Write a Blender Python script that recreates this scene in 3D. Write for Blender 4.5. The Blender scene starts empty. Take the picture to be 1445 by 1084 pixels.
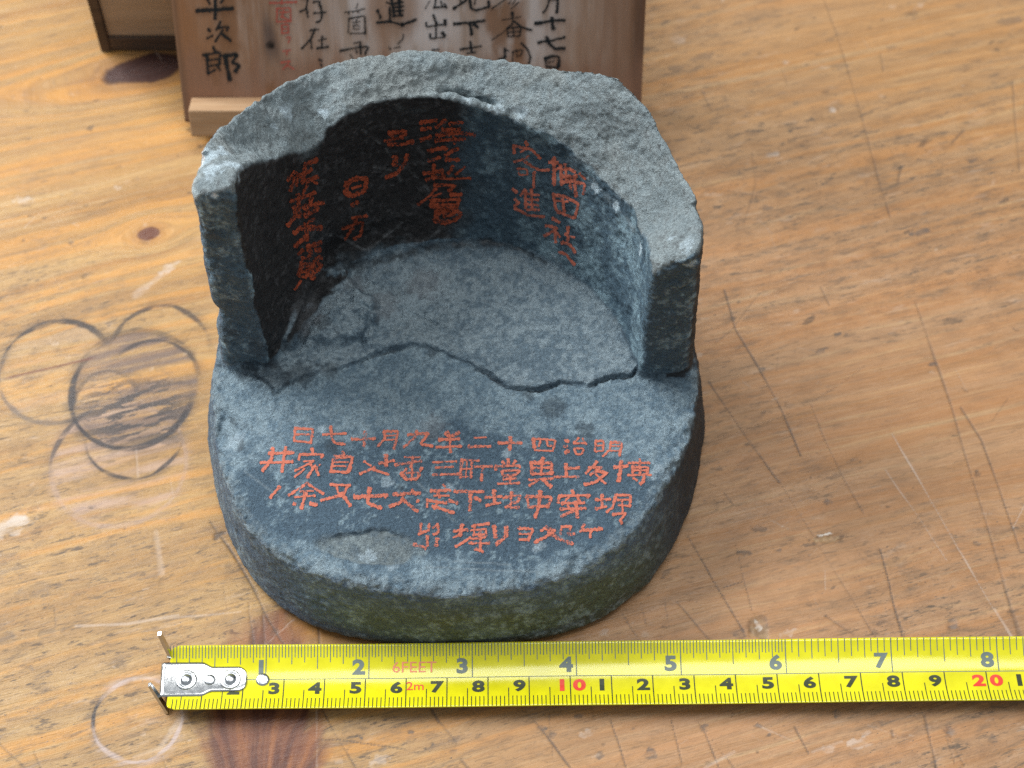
import bpy, bmesh, math, random
import numpy as np
from mathutils import Vector, Matrix
from mathutils.bvhtree import BVHTree

# ------------------------------------------------------------------ camera, world, lamps
S = bpy.context.scene
COL = S.collection
CM = 0.01                                     # every length below is in centimetres
F_PX, PITCH = 2800.0, math.radians(60.0)
EYE = np.array([1.38, -24.97, 44.97])

cam_data = bpy.data.cameras.new("camera")
cam = bpy.data.objects.new("camera", cam_data)
COL.objects.link(cam)
cam.location = EYE * CM
cam.rotation_euler = (math.radians(90) - PITCH, 0, 0)
cam_data.sensor_width = 36.0
cam_data.lens = 36.0 * F_PX / 1445.0
cam_data.clip_start, cam_data.clip_end = 0.01, 50.0
cam_data.dof.use_dof = True
cam_data.dof.focus_distance = 0.470
cam_data.dof.aperture_fstop = 15.0
S.camera = cam

W = bpy.data.worlds.new("World")
S.world = W
W.use_nodes = True
bg = W.node_tree.nodes["Background"]
# a dim room: dark low down, grey walls, a pale ceiling overhead
_t = W.node_tree
_tc = _t.nodes.new('ShaderNodeTexCoord')
_sp = _t.nodes.new('ShaderNodeSeparateXYZ')
_rp = _t.nodes.new('ShaderNodeValToRGB')
_t.links.new(_tc.outputs['Generated'], _sp.inputs[0])
_mr = _t.nodes.new('ShaderNodeMapRange')
_mr.inputs[1].default_value = -1.0
_t.links.new(_sp.outputs[2], _mr.inputs[0])
_t.links.new(_mr.outputs[0], _rp.inputs[0])
_e = _rp.color_ramp.elements
_e[0].position, _e[0].color = 0.40, (0.22, 0.21, 0.20, 1)
_e[1].position, _e[1].color = 0.95, (0.86, 0.93, 1.0, 1)
_x = _e.new(0.55); _x.color = (0.52, 0.56, 0.60, 1)
_t.links.new(_rp.outputs[0], bg.inputs[0])
bg.inputs[1].default_value = 0.46


def area(name, loc, target, sx, sy, power, color):
    d = bpy.data.lights.new(name, 'AREA')
    d.shape = 'RECTANGLE'
    d.size, d.size_y, d.energy, d.color = sx, sy, power, color
    o = bpy.data.objects.new(name, d)
    COL.objects.link(o)
    o.location = loc
    o.rotation_euler = (Vector(target) - Vector(loc)).to_track_quat('-Z', 'Y').to_euler()
    return o


area("window_light", (-0.80, 0.52, 0.92), (0, 0.0, 0.03), 0.7, 0.55, 22.5, (0.98, 0.99, 1.0))
area("ceiling_light", (0.15, 0.30, 1.50), (0, 0, 0), 0.9, 0.5, 10.0, (1.0, 0.99, 0.97))

vs = S.view_settings
S.display_settings.display_device = 'sRGB'
vs.view_transform = 'Standard'
vs.look = 'None'
vs.exposure, vs.gamma = 0.0, 1.0
vs.use_curve_mapping = False
S.render.engine = 'CYCLES'
S.cycles.use_denoising = False
S.cycles.max_bounces = 6

rng = np.random.default_rng(11)
random.seed(5)

# ------------------------------------------------------------------ small helpers
FWD = np.array([0, math.cos(PITCH), -math.sin(PITCH)])
UP = np.array([0, math.sin(PITCH), math.cos(PITCH)])


def ray(x, y):
    """Direction of the sight line through a point of the photograph (photo pixels)."""
    return np.array([1.0, 0, 0]) * (x - 722.5) / F_PX + UP * (542.0 - y) / F_PX + FWD


def on_z(x, y, z=0.0):
    d = ray(x, y)
    return EYE + d * ((z - EYE[2]) / d[2])


def on_y(x, y, py):
    d = ray(x, y)
    return EYE + d * ((py - EYE[1]) / d[1])


def on_cyl(x, y, R):
    """Far meeting point of a sight line with the upright cylinder of radius R."""
    d = ray(x, y)
    a = d[0] ** 2 + d[1] ** 2
    b = 2 * (EYE[0] * d[0] + EYE[1] * d[1])
    c = EYE[0] ** 2 + EYE[1] ** 2 - R * R
    q = b * b - 4 * a * c
    t = (-b + math.sqrt(max(q, 0))) / (2 * a)
    return EYE + d * t


def _hash(ix, iy, iz, seed):
    with np.errstate(over='ignore'):
        h = (ix.astype(np.uint32) * np.uint32(374761393) + iy.astype(np.uint32) * np.uint32(668265263)
             + iz.astype(np.uint32) * np.uint32(2147483647) + np.uint32((seed * 974634777) & 0xffffffff))
        h = (h ^ (h >> np.uint32(13))) * np.uint32(1274126177)
        h = (h ^ (h >> np.uint32(16))) * np.uint32(2246822519)
        h ^= h >> np.uint32(15)
    return h.astype(np.float32) * np.float32(2.0 / 4294967295.0) - np.float32(1)


def vnoise(x, y, z, seed=0):
    """Smooth value noise in [-1, 1]."""
    x0, y0, z0 = np.floor(x), np.floor(y), np.floor(z)
    fx, fy, fz = [(a - b).astype(np.float32) for a, b in ((x, x0), (y, y0), (z, z0))]
    fx, fy, fz = [f * f * f * (f * (f * 6 - 15) + 10) for f in (fx, fy, fz)]
    ix, iy, iz = [a.astype(np.int32) for a in (x0, y0, z0)]
    r = 0
    for dz in (0, 1):
        wz = fz if dz else 1 - fz
        a = _hash(ix, iy, iz + dz, seed) * (1 - fx) + _hash(ix + 1, iy, iz + dz, seed) * fx
        b = _hash(ix, iy + 1, iz + dz, seed) * (1 - fx) + _hash(ix + 1, iy + 1, iz + dz, seed) * fx
        r = r + (a * (1 - fy) + b * fy) * wz
    return r


def fbm(p, freq, octaves=4, seed=0, gain=0.5, lac=2.03):
    x, y, z = p
    s, a, n = 0, 1.0, 0.0
    for k in range(octaves):
        s = s + a * vnoise(x * freq + 17.3 * k, y * freq + 5.1 * k, z * freq + 9.7 * k, seed + 31 * k)
        n += a
        a *= gain
        freq *= lac
    return s / n * 1.6


def sstep(a, b, x):
    t = np.clip((x - a) / (b - a), 0, 1)
    return t * t * (3 - 2 * t)


def lerp(a, b, t):
    return a + (b - a) * t


def mesh_from(name, verts, faces, mat=None, parent=None, smooth=True, mats=None):
    """verts in cm (n,3); faces: (m,k) int array or list of lists."""
    me = bpy.data.meshes.new(name)
    v = np.asarray(verts, dtype=np.float64) * CM
    if isinstance(faces, np.ndarray):
        m, k = faces.shape
        me.vertices.add(len(v))
        me.vertices.foreach_set("co", v.astype(np.float32).ravel())
        me.loops.add(m * k)
        me.loops.foreach_set("vertex_index", faces.astype(np.int32).ravel())
        me.polygons.add(m)
        me.polygons.foreach_set("loop_start", np.arange(0, m * k, k, dtype=np.int32))
        me.update(calc_edges=True)
    else:
        me.from_pydata([tuple(q) for q in v], [], [list(map(int, f)) for f in faces])
        me.update()
    me.polygons.foreach_set("use_smooth", np.full(len(me.polygons), smooth))
    o = bpy.data.objects.new(name, me)
    COL.objects.link(o)
    for m in (mats or ([mat] if mat else [])):
        me.materials.append(m)
    if parent is not None:
        o.parent = parent
    return o


def empty(name, label, cat, loc=(0, 0, 0), group=None):
    o = bpy.data.objects.new(name, None)
    COL.objects.link(o)
    o.empty_display_size = 0.02
    o.location = np.array(loc) * CM
    o["label"], o["category"] = label, cat
    if group:
        o["group"] = group
    return o


def set_color(me, name, rgba):
    a = me.attributes.new(name, 'FLOAT_COLOR', 'POINT')
    a.data.foreach_set("color", np.ascontiguousarray(rgba, dtype=np.float32).ravel())


def set_vec(me, name, v):
    a = me.attributes.new(name, 'FLOAT_VECTOR', 'POINT')
    a.data.foreach_set("vector", np.ascontiguousarray(v, dtype=np.float32).ravel())


class NT:
    """Terse node-tree writer."""
    def __init__(self, name):
        self.m = bpy.data.materials.new(name)
        self.m.use_nodes = True
        self.t = self.m.node_tree
        self.t.nodes.clear()
        self.out = self.t.nodes.new('ShaderNodeOutputMaterial')
        self.b = self.t.nodes.new('ShaderNodeBsdfPrincipled')
        self.link(self.b.outputs[0], self.out.inputs[0])

    def link(self, a, b):
        self.t.links.new(a, b)

    def put(self, sock, val):
        if isinstance(val, bpy.types.NodeSocket):
            self.link(val, sock)
        elif isinstance(val, (tuple, list)) and len(val) == 3 and sock.type == 'RGBA':
            sock.default_value = (*val, 1)
        else:
            sock.default_value = val

    def n(self, typ, **kw):
        nd = self.t.nodes.new(typ)
        for k, v in kw.items():
            setattr(nd, k, v)
        return nd

    def obj(self, scale=(100, 100, 100)):
        tc = self.n('ShaderNodeTexCoord')
        return self.map(tc.outputs['Object'], scale)

    def map(self, vec, scale=(1, 1, 1), loc=(0, 0, 0)):
        mp = self.n('ShaderNodeMapping')
        self.link(vec, mp.inputs[0])
        mp.inputs['Scale'].default_value = scale
        mp.inputs['Location'].default_value = loc
        return mp.outputs[0]

    def noise(self, vec, scale=1.0, detail=4, rough=0.55, dist=0.0):
        nd = self.n('ShaderNodeTexNoise')
        self.link(vec, nd.inputs['Vector'])
        nd.inputs['Scale'].default_value = scale
        nd.inputs['Detail'].default_value = detail
        nd.inputs['Roughness'].default_value = rough
        nd.inputs['Distortion'].default_value = dist
        return nd.outputs[0]

    def voro(self, vec, scale, feature='F1'):
        nd = self.n('ShaderNodeTexVoronoi', feature=feature)
        self.link(vec, nd.inputs['Vector'])
        nd.inputs['Scale'].default_value = scale
        return nd.outputs['Distance']

    def rng(self, v, a, b, c=0.0, d=1.0):
        nd = self.n('ShaderNodeMapRange')
        self.put(nd.inputs[0], v)
        for i, q in enumerate((a, b, c, d)):
            nd.inputs[i + 1].default_value = q
        return nd.outputs[0]

    def ramp(self, v, stops):
        nd = self.n('ShaderNodeValToRGB')
        self.put(nd.inputs[0], v)
        e = nd.color_ramp.elements
        while len(e) < len(stops):
            e.new(0.5)
        for q, (p, c) in zip(e, stops):
            q.position, q.color = p, (*c, 1)
        return nd.outputs[0]

    def math(self, op, a, b=0.0):
        nd = self.n('ShaderNodeMath', operation=op)
        self.put(nd.inputs[0], a)
        self.put(nd.inputs[1], b)
        return nd.outputs[0]

    def mix(self, f, a, b, blend='MIX'):
        nd = self.n('ShaderNodeMix', data_type='RGBA', blend_type=blend)
        self.put(nd.inputs[0], f)
        self.put(nd.inputs[6], a)
        self.put(nd.inputs[7], b)
        return nd.outputs[2]

    def attr(self, name):
        return self.n('ShaderNodeAttribute', attribute_name=name)

    def bump(self, h, strength=0.3, dist=0.0002):
        nd = self.n('ShaderNodeBump')
        nd.inputs['Strength'].default_value = strength
        nd.inputs['Distance'].default_value = dist
        self.put(nd.inputs['Height'], h)
        self.link(nd.outputs[0], self.b.inputs['Normal'])

    def set(self, **kw):
        for k, v in kw.items():
            self.put(self.b.inputs[k.replace('_', ' ')], v)
        return self.m


# ------------------------------------------------------------------ materials
def mat_stone():
    t = NT("fired_clay")
    P = t.obj()
    a = t.attr("tint")
    fine = t.noise(P, 15, 6, 0.75)
    grit = t.noise(P, 48, 3, 0.6)
    k = t.math('ADD', t.rng(fine, 0.32, 0.68, 0.60, 1.40), t.rng(grit, 0.3, 0.7, -0.24, 0.24))
    c = t.mix(1.0, a.outputs[0], t.n('ShaderNodeCombineColor').outputs[0], 'MULTIPLY')
    cc = c.node
    comb = cc.inputs[7].links[0].from_node
    for i in range(3):
        t.put(comb.inputs[i], k)
    dust = t.noise(P, 22, 5, 0.8)
    dust = t.math('MULTIPLY', t.rng(dust, 0.60, 0.74), t.math('MULTIPLY', a.outputs['Alpha'], 0.55))
    c = t.mix(dust, c, (0.36, 0.42, 0.45))
    h = t.math('ADD', t.noise(P, 13, 7, 0.75), t.math('MULTIPLY', t.noise(P, 34, 4, 0.7), 0.8))
    pit = t.rng(t.voro(P, 7), 0.0, 0.09, -0.5, 0.0)
    h = t.math('ADD', h, pit)
    t.bump(h, 1.0, 0.0009)
    r = t.rng(fine, 0.3, 0.75, 0.48, 0.82)
    return t.set(Base_Color=c, Roughness=r, Specular_IOR_Level=0.45)


def mat_paint(name, col, wear, rough=0.7, scale=9.0):
    """Brushed-on colour, worn through to what lies under it where the wear noise is high."""
    t = NT(name)
    P = t.obj()
    n1 = t.noise(P, scale, 5, 0.75)
    n2 = t.noise(P, scale * 3.2, 3, 0.6)
    n = t.math('ADD', t.math('MULTIPLY', n1, 0.65), t.math('MULTIPLY', n2, 0.35))
    thin = t.noise(P, 1.3, 3, 0.5)
    n = t.math('ADD', n, t.rng(thin, 0.35, 0.65, -0.035, 0.045))
    al = t.rng(n, wear - 0.03, wear + 0.05, 0.94, 0.04)
    c = t.mix(t.rng(n2, 0.3, 0.7), col, tuple(q * 0.72 for q in col))
    tr = t.n('ShaderNodeBsdfTransparent')
    mx = t.n('ShaderNodeMixShader')
    t.put(mx.inputs[0], al)
    t.link(tr.outputs[0], mx.inputs[1])
    t.link(t.b.outputs[0], mx.inputs[2])
    t.link(mx.outputs[0], t.out.inputs[0])
    t.bump(n2, 0.3, 0.0002)
    return t.set(Base_Color=c, Roughness=rough, Specular_IOR_Level=0.25)


def mat_table():
    t = NT("worn_pine")
    g = t.attr("grain").outputs['Vector']
    mk = t.attr("mark")
    zone = t.attr("zone")
    zs = t.n('ShaderNodeSeparateColor')
    t.link(zone.outputs[0], zs.inputs[0])
    pink, brown, wear = zs.outputs[0], zs.outputs[1], zs.outputs[2]
    band = t.noise(t.map(g, (0.045, 0.95, 1)), 1.0, 4, 0.55)
    line = t.noise(t.map(g, (0.14, 4.6, 1), (3, 1, 0)), 1.0, 4, 0.6, 0.2)
    fibre = t.noise(t.map(g, (1.1, 26, 1), (1, 7, 0)), 1.0, 4, 0.65)
    patch = t.noise(t.map(g, (0.22, 0.4, 1), (9, 2, 0)), 1.0, 4, 0.6)
    c = t.ramp(band, [(0.28, (0.33, 0.165, 0.045)), (0.45, (0.44, 0.242, 0.074)), (0.58, (0.50, 0.30, 0.108)), (0.72, (0.375, 0.175, 0.042))])
    pinkc = t.ramp(band, [(0.28, (0.335, 0.165, 0.070)), (0.45, (0.42, 0.218, 0.098)), (0.58, (0.47, 0.262, 0.128)), (0.72, (0.40, 0.178, 0.060))])
    c = t.mix(pink, c, pinkc)
    c = t.mix(t.rng(line, 0.50, 0.70, 0.0, 0.62), c, (0.36, 0.17, 0.055))
    c = t.mix(t.rng(line, 0.44, 0.28, 0.0, 0.55), c, (0.60, 0.42, 0.215))
    c = t.mix(t.rng(fibre, 0.50, 0.72, 0.0, 0.62), c, (0.24, 0.135, 0.062))
    c = t.mix(t.rng(fibre, 0.46, 0.27, 0.0, 0.45), c, (0.58, 0.375, 0.195))
    c = t.mix(t.math('MULTIPLY', t.rng(patch, 0.5, 0.68), 0.35), c, (0.33, 0.19, 0.095))
    c = t.mix(brown, c, (0.33, 0.165, 0.055))
    # orange late-wood lines between paler, greyer worn strips
    lw = t.noise(t.map(g, (0.05, 2.7, 1), (5, 5, 0)), 1.0, 3, 0.5)
    lwk = t.math('MULTIPLY', t.rng(lw, 0.52, 0.64, 0.0, 0.60), t.rng(pink, 0.0, 1.0, 1.0, 0.42))
    c = t.mix(lwk, c, t.mix(pink, (0.60, 0.275, 0.055), (0.53, 0.235, 0.082)))
    soft = t.math('MULTIPLY', t.rng(lw, 0.54, 0.42), wear)
    c = t.mix(t.math('MULTIPLY', soft, 0.45), c, t.mix(pink, (0.35, 0.225, 0.105), (0.35, 0.215, 0.12)))
    mot = t.noise(t.map(g, (1.1, 2.6, 1), (6, 2, 0)), 1.0, 7, 0.72, 0.3)
    c = t.mix(t.math('MULTIPLY', t.rng(mot, 0.50, 0.66, 0.0, 0.62), wear), c, t.mix(pink, (0.27, 0.165, 0.075), (0.235, 0.125, 0.062)))
    c = t.mix(t.math('MULTIPLY', t.rng(mot, 0.48, 0.36, 0.0, 0.40), wear), c, t.mix(pink, (0.48, 0.315, 0.14), (0.48, 0.295, 0.165)))
    # short dark dashes along the grain where the varnish has gone
    dash = t.noise(t.map(g, (1.5, 7.0, 1), (4, 4, 0)), 1.0, 6, 0.74, 0.4)
    dash2 = t.noise(t.map(g, (3.2, 15, 1), (8, 3, 0)), 1.0, 4, 0.65)
    d = t.math('MULTIPLY', t.rng(dash, 0.53, 0.60), t.rng(dash2, 0.40, 0.53))
    d = t.math('MULTIPLY', d, t.math('ADD', 0.25, t.math('MULTIPLY', t.rng(lw, 0.58, 0.44), 0.75)))
    c = t.mix(t.math('MULTIPLY', d, t.math('MULTIPLY', wear, 1.0)), c, (0.15, 0.105, 0.070))
    dash3 = t.noise(t.map(g, (0.8, 4.2, 1), (1, 9, 0)), 1.0, 7, 0.72, 0.3)
    c = t.mix(t.math('MULTIPLY', t.rng(dash3, 0.53, 0.64, 0, 0.60), wear), c, (0.19, 0.125, 0.075))
    speck = t.noise(t.map(g, (9, 22, 1), (3, 3, 0)), 1.0, 3, 0.6)
    c = t.mix(t.math('MULTIPLY', t.rng(speck, 0.63, 0.69, 0, 0.8), wear), c, (0.09, 0.07, 0.055))
    pale = t.noise(t.map(g, (0.8, 3.4, 1), (2, 6, 0)), 1.0, 6, 0.72)
    c = t.mix(t.math('MULTIPLY', t.rng(pale, 0.58, 0.72, 0, 0.38), wear), c, (0.60, 0.47, 0.36))
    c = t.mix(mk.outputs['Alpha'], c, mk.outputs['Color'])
    h = t.math('ADD', t.math('MULTIPLY', fibre, 0.7), t.math('MULTIPLY', line, 0.9))
    h = t.math('ADD', h, t.math('MULTIPLY', t.noise(t.map(g, (3, 5, 1)), 1.0, 4, 0.7), 0.7))
    t.bump(h, 0.5, 0.00035)
    r = t.math('ADD', t.rng(patch, 0.3, 0.7, 0.32, 0.47), t.math('MULTIPLY', d, 0.2))
    return t.set(Base_Color=c, Roughness=r, Specular_IOR_Level=0.36)


def mat_board(name, base, dark, pale, vert=True, rough=0.6, marks=False):
    t = NT(name)
    P = t.obj()
    sc = (3.2, 3.2, 0.22) if vert else (0.22, 3.2, 3.2)
    n1 = t.noise(t.map(P, sc), 0.55, 5, 0.6)
    n2 = t.noise(t.map(P, tuple(q * 3.5 for q in sc)), 1.2, 4, 0.65)
    c = t.mix(t.rng(n1, 0.38, 0.62), base, dark)
    c = t.mix(t.rng(n2, 0.5, 0.75, 0, 0.55), c, pale)
    if marks:
        a = t.attr("mark")
        c = t.mix(a.outputs['Alpha'], c, a.outputs['Color'])
    t.bump(n2, 0.3, 0.0003)
    return t.set(Base_Color=c, Roughness=rough, Specular_IOR_Level=0.35)


def mat_plain(name, col, rough, metal=0.0, spec=0.5, nscale=4.0, namp=0.12, bump=0.0, coat=0.0):
    t = NT(name)
    n = t.noise(t.obj(), nscale, 5, 0.6)
    lo = tuple(q * (1 - namp) for q in col)
    hi = tuple(min(1, q * (1 + namp)) for q in col)
    c = t.mix(t.rng(n, 0.3, 0.7), lo, hi)
    if bump:
        t.bump(n, bump, 0.0003)
    return t.set(Base_Color=c, Roughness=t.rng(n, 0.3, 0.7, rough * 0.85, rough * 1.2), Metallic=metal,
                 Specular_IOR_Level=spec, Coat_Weight=coat, Coat_Roughness=0.2)


M_STONE = mat_stone()
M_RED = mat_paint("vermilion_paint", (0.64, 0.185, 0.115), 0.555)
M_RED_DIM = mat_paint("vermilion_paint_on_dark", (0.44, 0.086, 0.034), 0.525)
M_INK = mat_paint("brush_ink", (0.012, 0.02, 0.026), 0.70, 0.6, 4.0)
M_REDINK = mat_paint("red_ink", (0.55, 0.13, 0.10), 0.60, 0.7, 6.0)
M_TABLE = mat_table()
M_LID = mat_board("stained_cedar", (0.44, 0.315, 0.24), (0.33, 0.205, 0.135), (0.52, 0.44, 0.385), marks=True)
M_RAIL = mat_board("rail_cedar", (0.46, 0.30, 0.17), (0.36, 0.22, 0.12), (0.52, 0.38, 0.25), vert=False)
M_DARKWOOD = mat_board("dark_cedar", (0.10, 0.065, 0.045), (0.055, 0.038, 0.028), (0.16, 0.11, 0.08), vert=False)
M_PALEWOOD = mat_board("pale_cedar", (0.44, 0.33, 0.23), (0.37, 0.27, 0.18), (0.52, 0.41, 0.31), vert=False)
M_TAPE = mat_plain("yellow_lacquer", (0.72, 0.67, 0.010), 0.155, 0, 0.6, 2.2, 0.09, 0.03)
M_TAPEBACK = mat_plain("blade_underside", (0.55, 0.55, 0.05), 0.4)
M_BLACKINK = mat_plain("scale_black", (0.035, 0.045, 0.018), 0.4)
M_GREYINK = mat_plain("scale_blue_grey", (0.135, 0.175, 0.16), 0.4)
M_REDPRINT = mat_plain("scale_red", (0.80, 0.06, 0.03), 0.4)
M_PINKPRINT = mat_plain("scale_pink", (0.80, 0.25, 0.12), 0.4)
M_STEEL = mat_plain("nickel_plate", (0.60, 0.61, 0.61), 0.16, 1.0, 0.5, 9, 0.05, 0.06)
M_RIVET = mat_plain("rivet_alloy", (0.58, 0.60, 0.61), 0.24, 1.0, 0.5, 14, 0.12, 0.2)

# ------------------------------------------------------------------ the table top
GRAIN = math.radians(15.5)


def densify(pts, step):
    out = []
    for a, b in zip(pts[:-1], pts[1:]):
        n = max(1, int(np.linalg.norm(np.array(b) - np.array(a)) / step))
        for i in range(n):
            out.append(np.array(a) + (np.array(b) - np.array(a)) * i / n)
    out.append(np.array(pts[-1]))
    return np.array(out)


def build_table():
    st = 0.032
    ex = np.array([2.0, 6, 14, 26, 42])
    xs = np.concatenate([-15.2 - ex[::-1], np.arange(-15.2, 17.8, st), 17.8 + ex])
    ys = np.concatenate([-10.6 - ex[::-1], np.arange(-10.6, 15.4, st), 15.4 + ex])
    nx, ny = len(xs), len(ys)
    X, Y = np.meshgrid(xs, ys, indexing='ij')
    Z = np.zeros_like(X)
    ca, sa = math.cos(GRAIN), math.sin(GRAIN)
    U, V = X * ca + Y * sa, -X * sa + Y * ca
    z0 = np.zeros_like(X)

    def uv(px, py):
        p = on_z(px, py)
        return p[0] * ca + p[1] * sa, -p[0] * sa + p[1] * ca

    V0, U0 = V.copy(), U.copy()
    V = V + 0.35 * fbm((U * 0.05, V * 0.25, z0), 1.0, 3, 3) + 0.10 * fbm((U * 0.25, V, z0), 1.0, 3, 8)
    mark = np.zeros((nx, ny, 4), np.float32)
    zone = np.zeros((nx, ny, 3), np.float32)

    def paint(mask, col):
        """Lay a stain or mark over what is there (mask 0..1)."""
        a0 = mark[..., 3]
        a = mask + a0 * (1 - mask)
        k = np.where(a > 1e-4, mask / np.maximum(a, 1e-4), 0)[..., None]
        mark[..., :3] = mark[..., :3] * (1 - k) + np.array(col, np.float32) * k
        mark[..., 3] = a

    def paint_at(sl, mask, col):
        a0 = mark[sl][..., 3]
        a = mask + a0 * (1 - mask)
        k = np.where(a > 1e-4, mask / np.maximum(a, 1e-4), 0)[..., None]
        mark[sl][..., :3] = mark[sl][..., :3] * (1 - k) + np.array(col, np.float32) * k
        mark[sl][..., 3] = a

    # three boards of slightly different wood
    u1, v1 = uv(120, 160)
    board_hi = sstep(-0.06, 0.06, V0 - v1 + 0.05 * fbm((U, V0, z0), 0.6, 2, 4))
    lo = fbm((X, Y, z0), 0.09, 3, 21)
    zone[..., 0] = np.clip(sstep(-5.5, 5.5, X + 0.15 * Y + 3 * lo) * (1 - 0.35 * sstep(4, 12, Y)), 0, 1)
    zone[..., 1] = np.clip(0.30 * board_hi * (0.6 + 0.4 * fbm((U * 0.15, V0 * 1.2, z0), 1.0, 3, 6)) * sstep(0, -4, X + 3), 0, 1)
    zone[..., 2] = np.clip(0.85 + 0.7 * fbm((X, Y, z0), 0.16, 4, 14), 0.3, 1)
    zone[..., 2] *= 1 - 0.55 * sstep(2, 8, Y) * sstep(2, -4, X)

    # a small knot and a dark oval: the grain swings round both
    def oval_mark(px, py, rx, ry, amp, dark, halo, haloc, k=1.0, seed=0):
        nonlocal V
        uk, vk = uv(px, py)
        du, dv = U0 - uk, V0 - vk
        e = np.exp(-(du / (rx * 2.6)) ** 2 - (dv / (ry * 3.0)) ** 2)
        V = V - amp * e * np.tanh(dv / ry)
        rr = np.sqrt((du / rx) ** 2 + (dv / ry) ** 2) + 0.22 * fbm((U0, V0, z0), 1.1, 4, seed)
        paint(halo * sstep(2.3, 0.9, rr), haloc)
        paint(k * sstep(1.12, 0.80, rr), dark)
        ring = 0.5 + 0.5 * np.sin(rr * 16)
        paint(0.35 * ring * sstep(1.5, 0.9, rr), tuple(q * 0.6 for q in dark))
    oval_mark(211, 329, 0.33, 0.24, 0.5, (0.12, 0.035, 0.022), 0.55, (0.42, 0.20, 0.06), 0.9, 2)
    oval_mark(207, 97, 1.35, 0.50, 1.2, (0.050, 0.022, 0.022), 0.62, (0.36, 0.155, 0.04), 0.95, 3)  # dark oval with an orange halo in front of the box

    # the red heart of a big knot at the foot of the picture, cut off by a board joint
    uk, vk = uv(378, 1000)
    p1, p2 = on_z(312, 884), on_z(385, 862)
    e = (p2 - p1)[:2] / np.linalg.norm((p2 - p1)[:2])
    side = -(X - p1[0]) * e[1] + (Y - p1[1]) * e[0]
    c0 = on_z(372, 1000)
    dx, dy = X - c0[0], Y - c0[1]
    ang = np.arctan2(dx, dy + 3.7)
    rr = np.sqrt((dx / (1.55 + 0.25 * sstep(0, -3, dy))) ** 2 + (dy / 2.9) ** 2)
    rr = rr + 0.22 * fbm((ang * 9, dy * 0.25, z0), 1.0, 4, 5) + 0.1 * fbm((X, Y, z0), 1.0, 3, 25)
    kn = sstep(1.05, 0.62, rr) * sstep(0.03, -0.03, side)
    st_ = fbm((ang * 19 + 0.5 * fbm((X, Y, z0), 0.8, 3, 27), dy * 0.5, z0), 1.0, 5, 6, 0.6)
    paint(kn * 0.90, (0.165, 0.055, 0.030))
    paint(kn * 0.62 * sstep(-0.1, 0.7, st_ + 0.5 * fbm((X, Y, z0), 0.7, 4, 26)), (0.060, 0.022, 0.020))
    paint(kn * 0.45 * sstep(0.05, 0.6, -st_), (0.36, 0.14, 0.045))
    o = on_z(500, 890)
    m = np.exp(-((X - o[0]) / 1.6) ** 2 - ((Y - o[1]) / 0.37) ** 2)
    paint(0.6 * m, (0.36, 0.145, 0.035))

    # ring marks left by cups and cans
    def ring(px, py, rpx, w, col, k, a0=None, a1=None, fill=0.0, fillc=None, seed=0, sq=1.0):
        c = on_z(px, py)
        R = np.linalg.norm(on_z(px + rpx, py) - c)
        d = np.sqrt((X - c[0]) ** 2 + ((Y - c[1]) * sq) ** 2)
        th = np.degrees(np.arctan2(Y - c[1], X - c[0]))
        nz = fbm((X, Y, z0), 1.5, 4, seed)
        br = fbm((U0 * 0.8, V0 * 5, z0), 1.0, 3, seed + 3)
        if fill:
            paint(fill * 1.25 * sstep(R, R - 0.12, d) * np.clip(0.42 + 1.25 * fbm((U0 * 0.4, V * 4.5, z0), 1.0, 5, seed + 7, 0.6), 0, 1), fillc)
        w2 = w * (1 + 0.5 * nz)
        gr_ = fbm((U0 * 1.2, V * 11, z0), 1.0, 4, seed + 9)
        m = sstep(w2, w2 * 0.35, np.abs(d - R + 0.03 * nz)) * np.clip(1.05 + 0.5 * br + 0.3 * nz + 0.45 * gr_, 0, 1)
        halo_ = 0.5 * sstep(w * 2.6, 0, np.abs(d - R - 0.05)) * np.clip(0.5 + gr_, 0, 1)
        m = np.maximum(m, halo_)
        if a0 is not None:
            mid, half = (a0 + a1) / 2, (a1 - a0) / 2
            dd = np.abs((th - mid + 180) % 360 - 180)
            m = m * sstep(half + 25, half - 15, dd)
        paint(np.clip(m * k, 0, 1), col)
    DK, GR, PK = (0.020, 0.021, 0.027), (0.10, 0.085, 0.08), (0.50, 0.35, 0.29)
    ring(167, 655, 95, 0.09, (0.42, 0.30, 0.27), 0.35, fill=0.42, fillc=PK, seed=41, sq=0.97)
    ring(80, 524, 80, 0.10, DK, 0.90, 45, 165, 0.20, (0.47, 0.34, 0.24), seed=42, sq=0.95)
    ring(80, 524, 80, 0.09, GR, 0.65, 165, 320, seed=43, sq=0.95)
    ring(191, 548, 91, 0.11, DK, 0.55, 20, 150, 0.75, (0.18, 0.12, 0.09), seed=44, sq=0.95)
    ring(186, 553, 86, 0.11, DK, 0.92, 150, 345, seed=45, sq=0.95)
    ring(213, 542, 68, 0.08, DK, 0.75, 30, 130, seed=49, sq=0.95)
    ring(222, 520, 78, 0.09, DK, 0.80, 40, 140, seed=53, sq=0.75)
    ring(150, 565, 45, 0.08, DK, 0.45, 20, 200, seed=50, sq=0.95)
    ring(190, 610, 70, 0.065, DK, 0.85, 205, 335, seed=51, sq=0.95)
    ring(167, 655, 95, 0.10, DK, 0.75, 125, 178, seed=52, sq=0.97)
    ring(194, 1015, 62, 0.09, DK, 0.95, 150, 205, seed=46)
    ring(194, 1015, 62, 0.07, (0.52, 0.42, 0.39), 0.75, 200, 500, seed=47)
    # black grime left inside the middle ring, broken up along the grain
    c = on_z(190, 582)
    g = np.exp(-((X - c[0]) / 1.45) ** 4 - ((Y - c[1]) / 1.05) ** 4)
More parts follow.
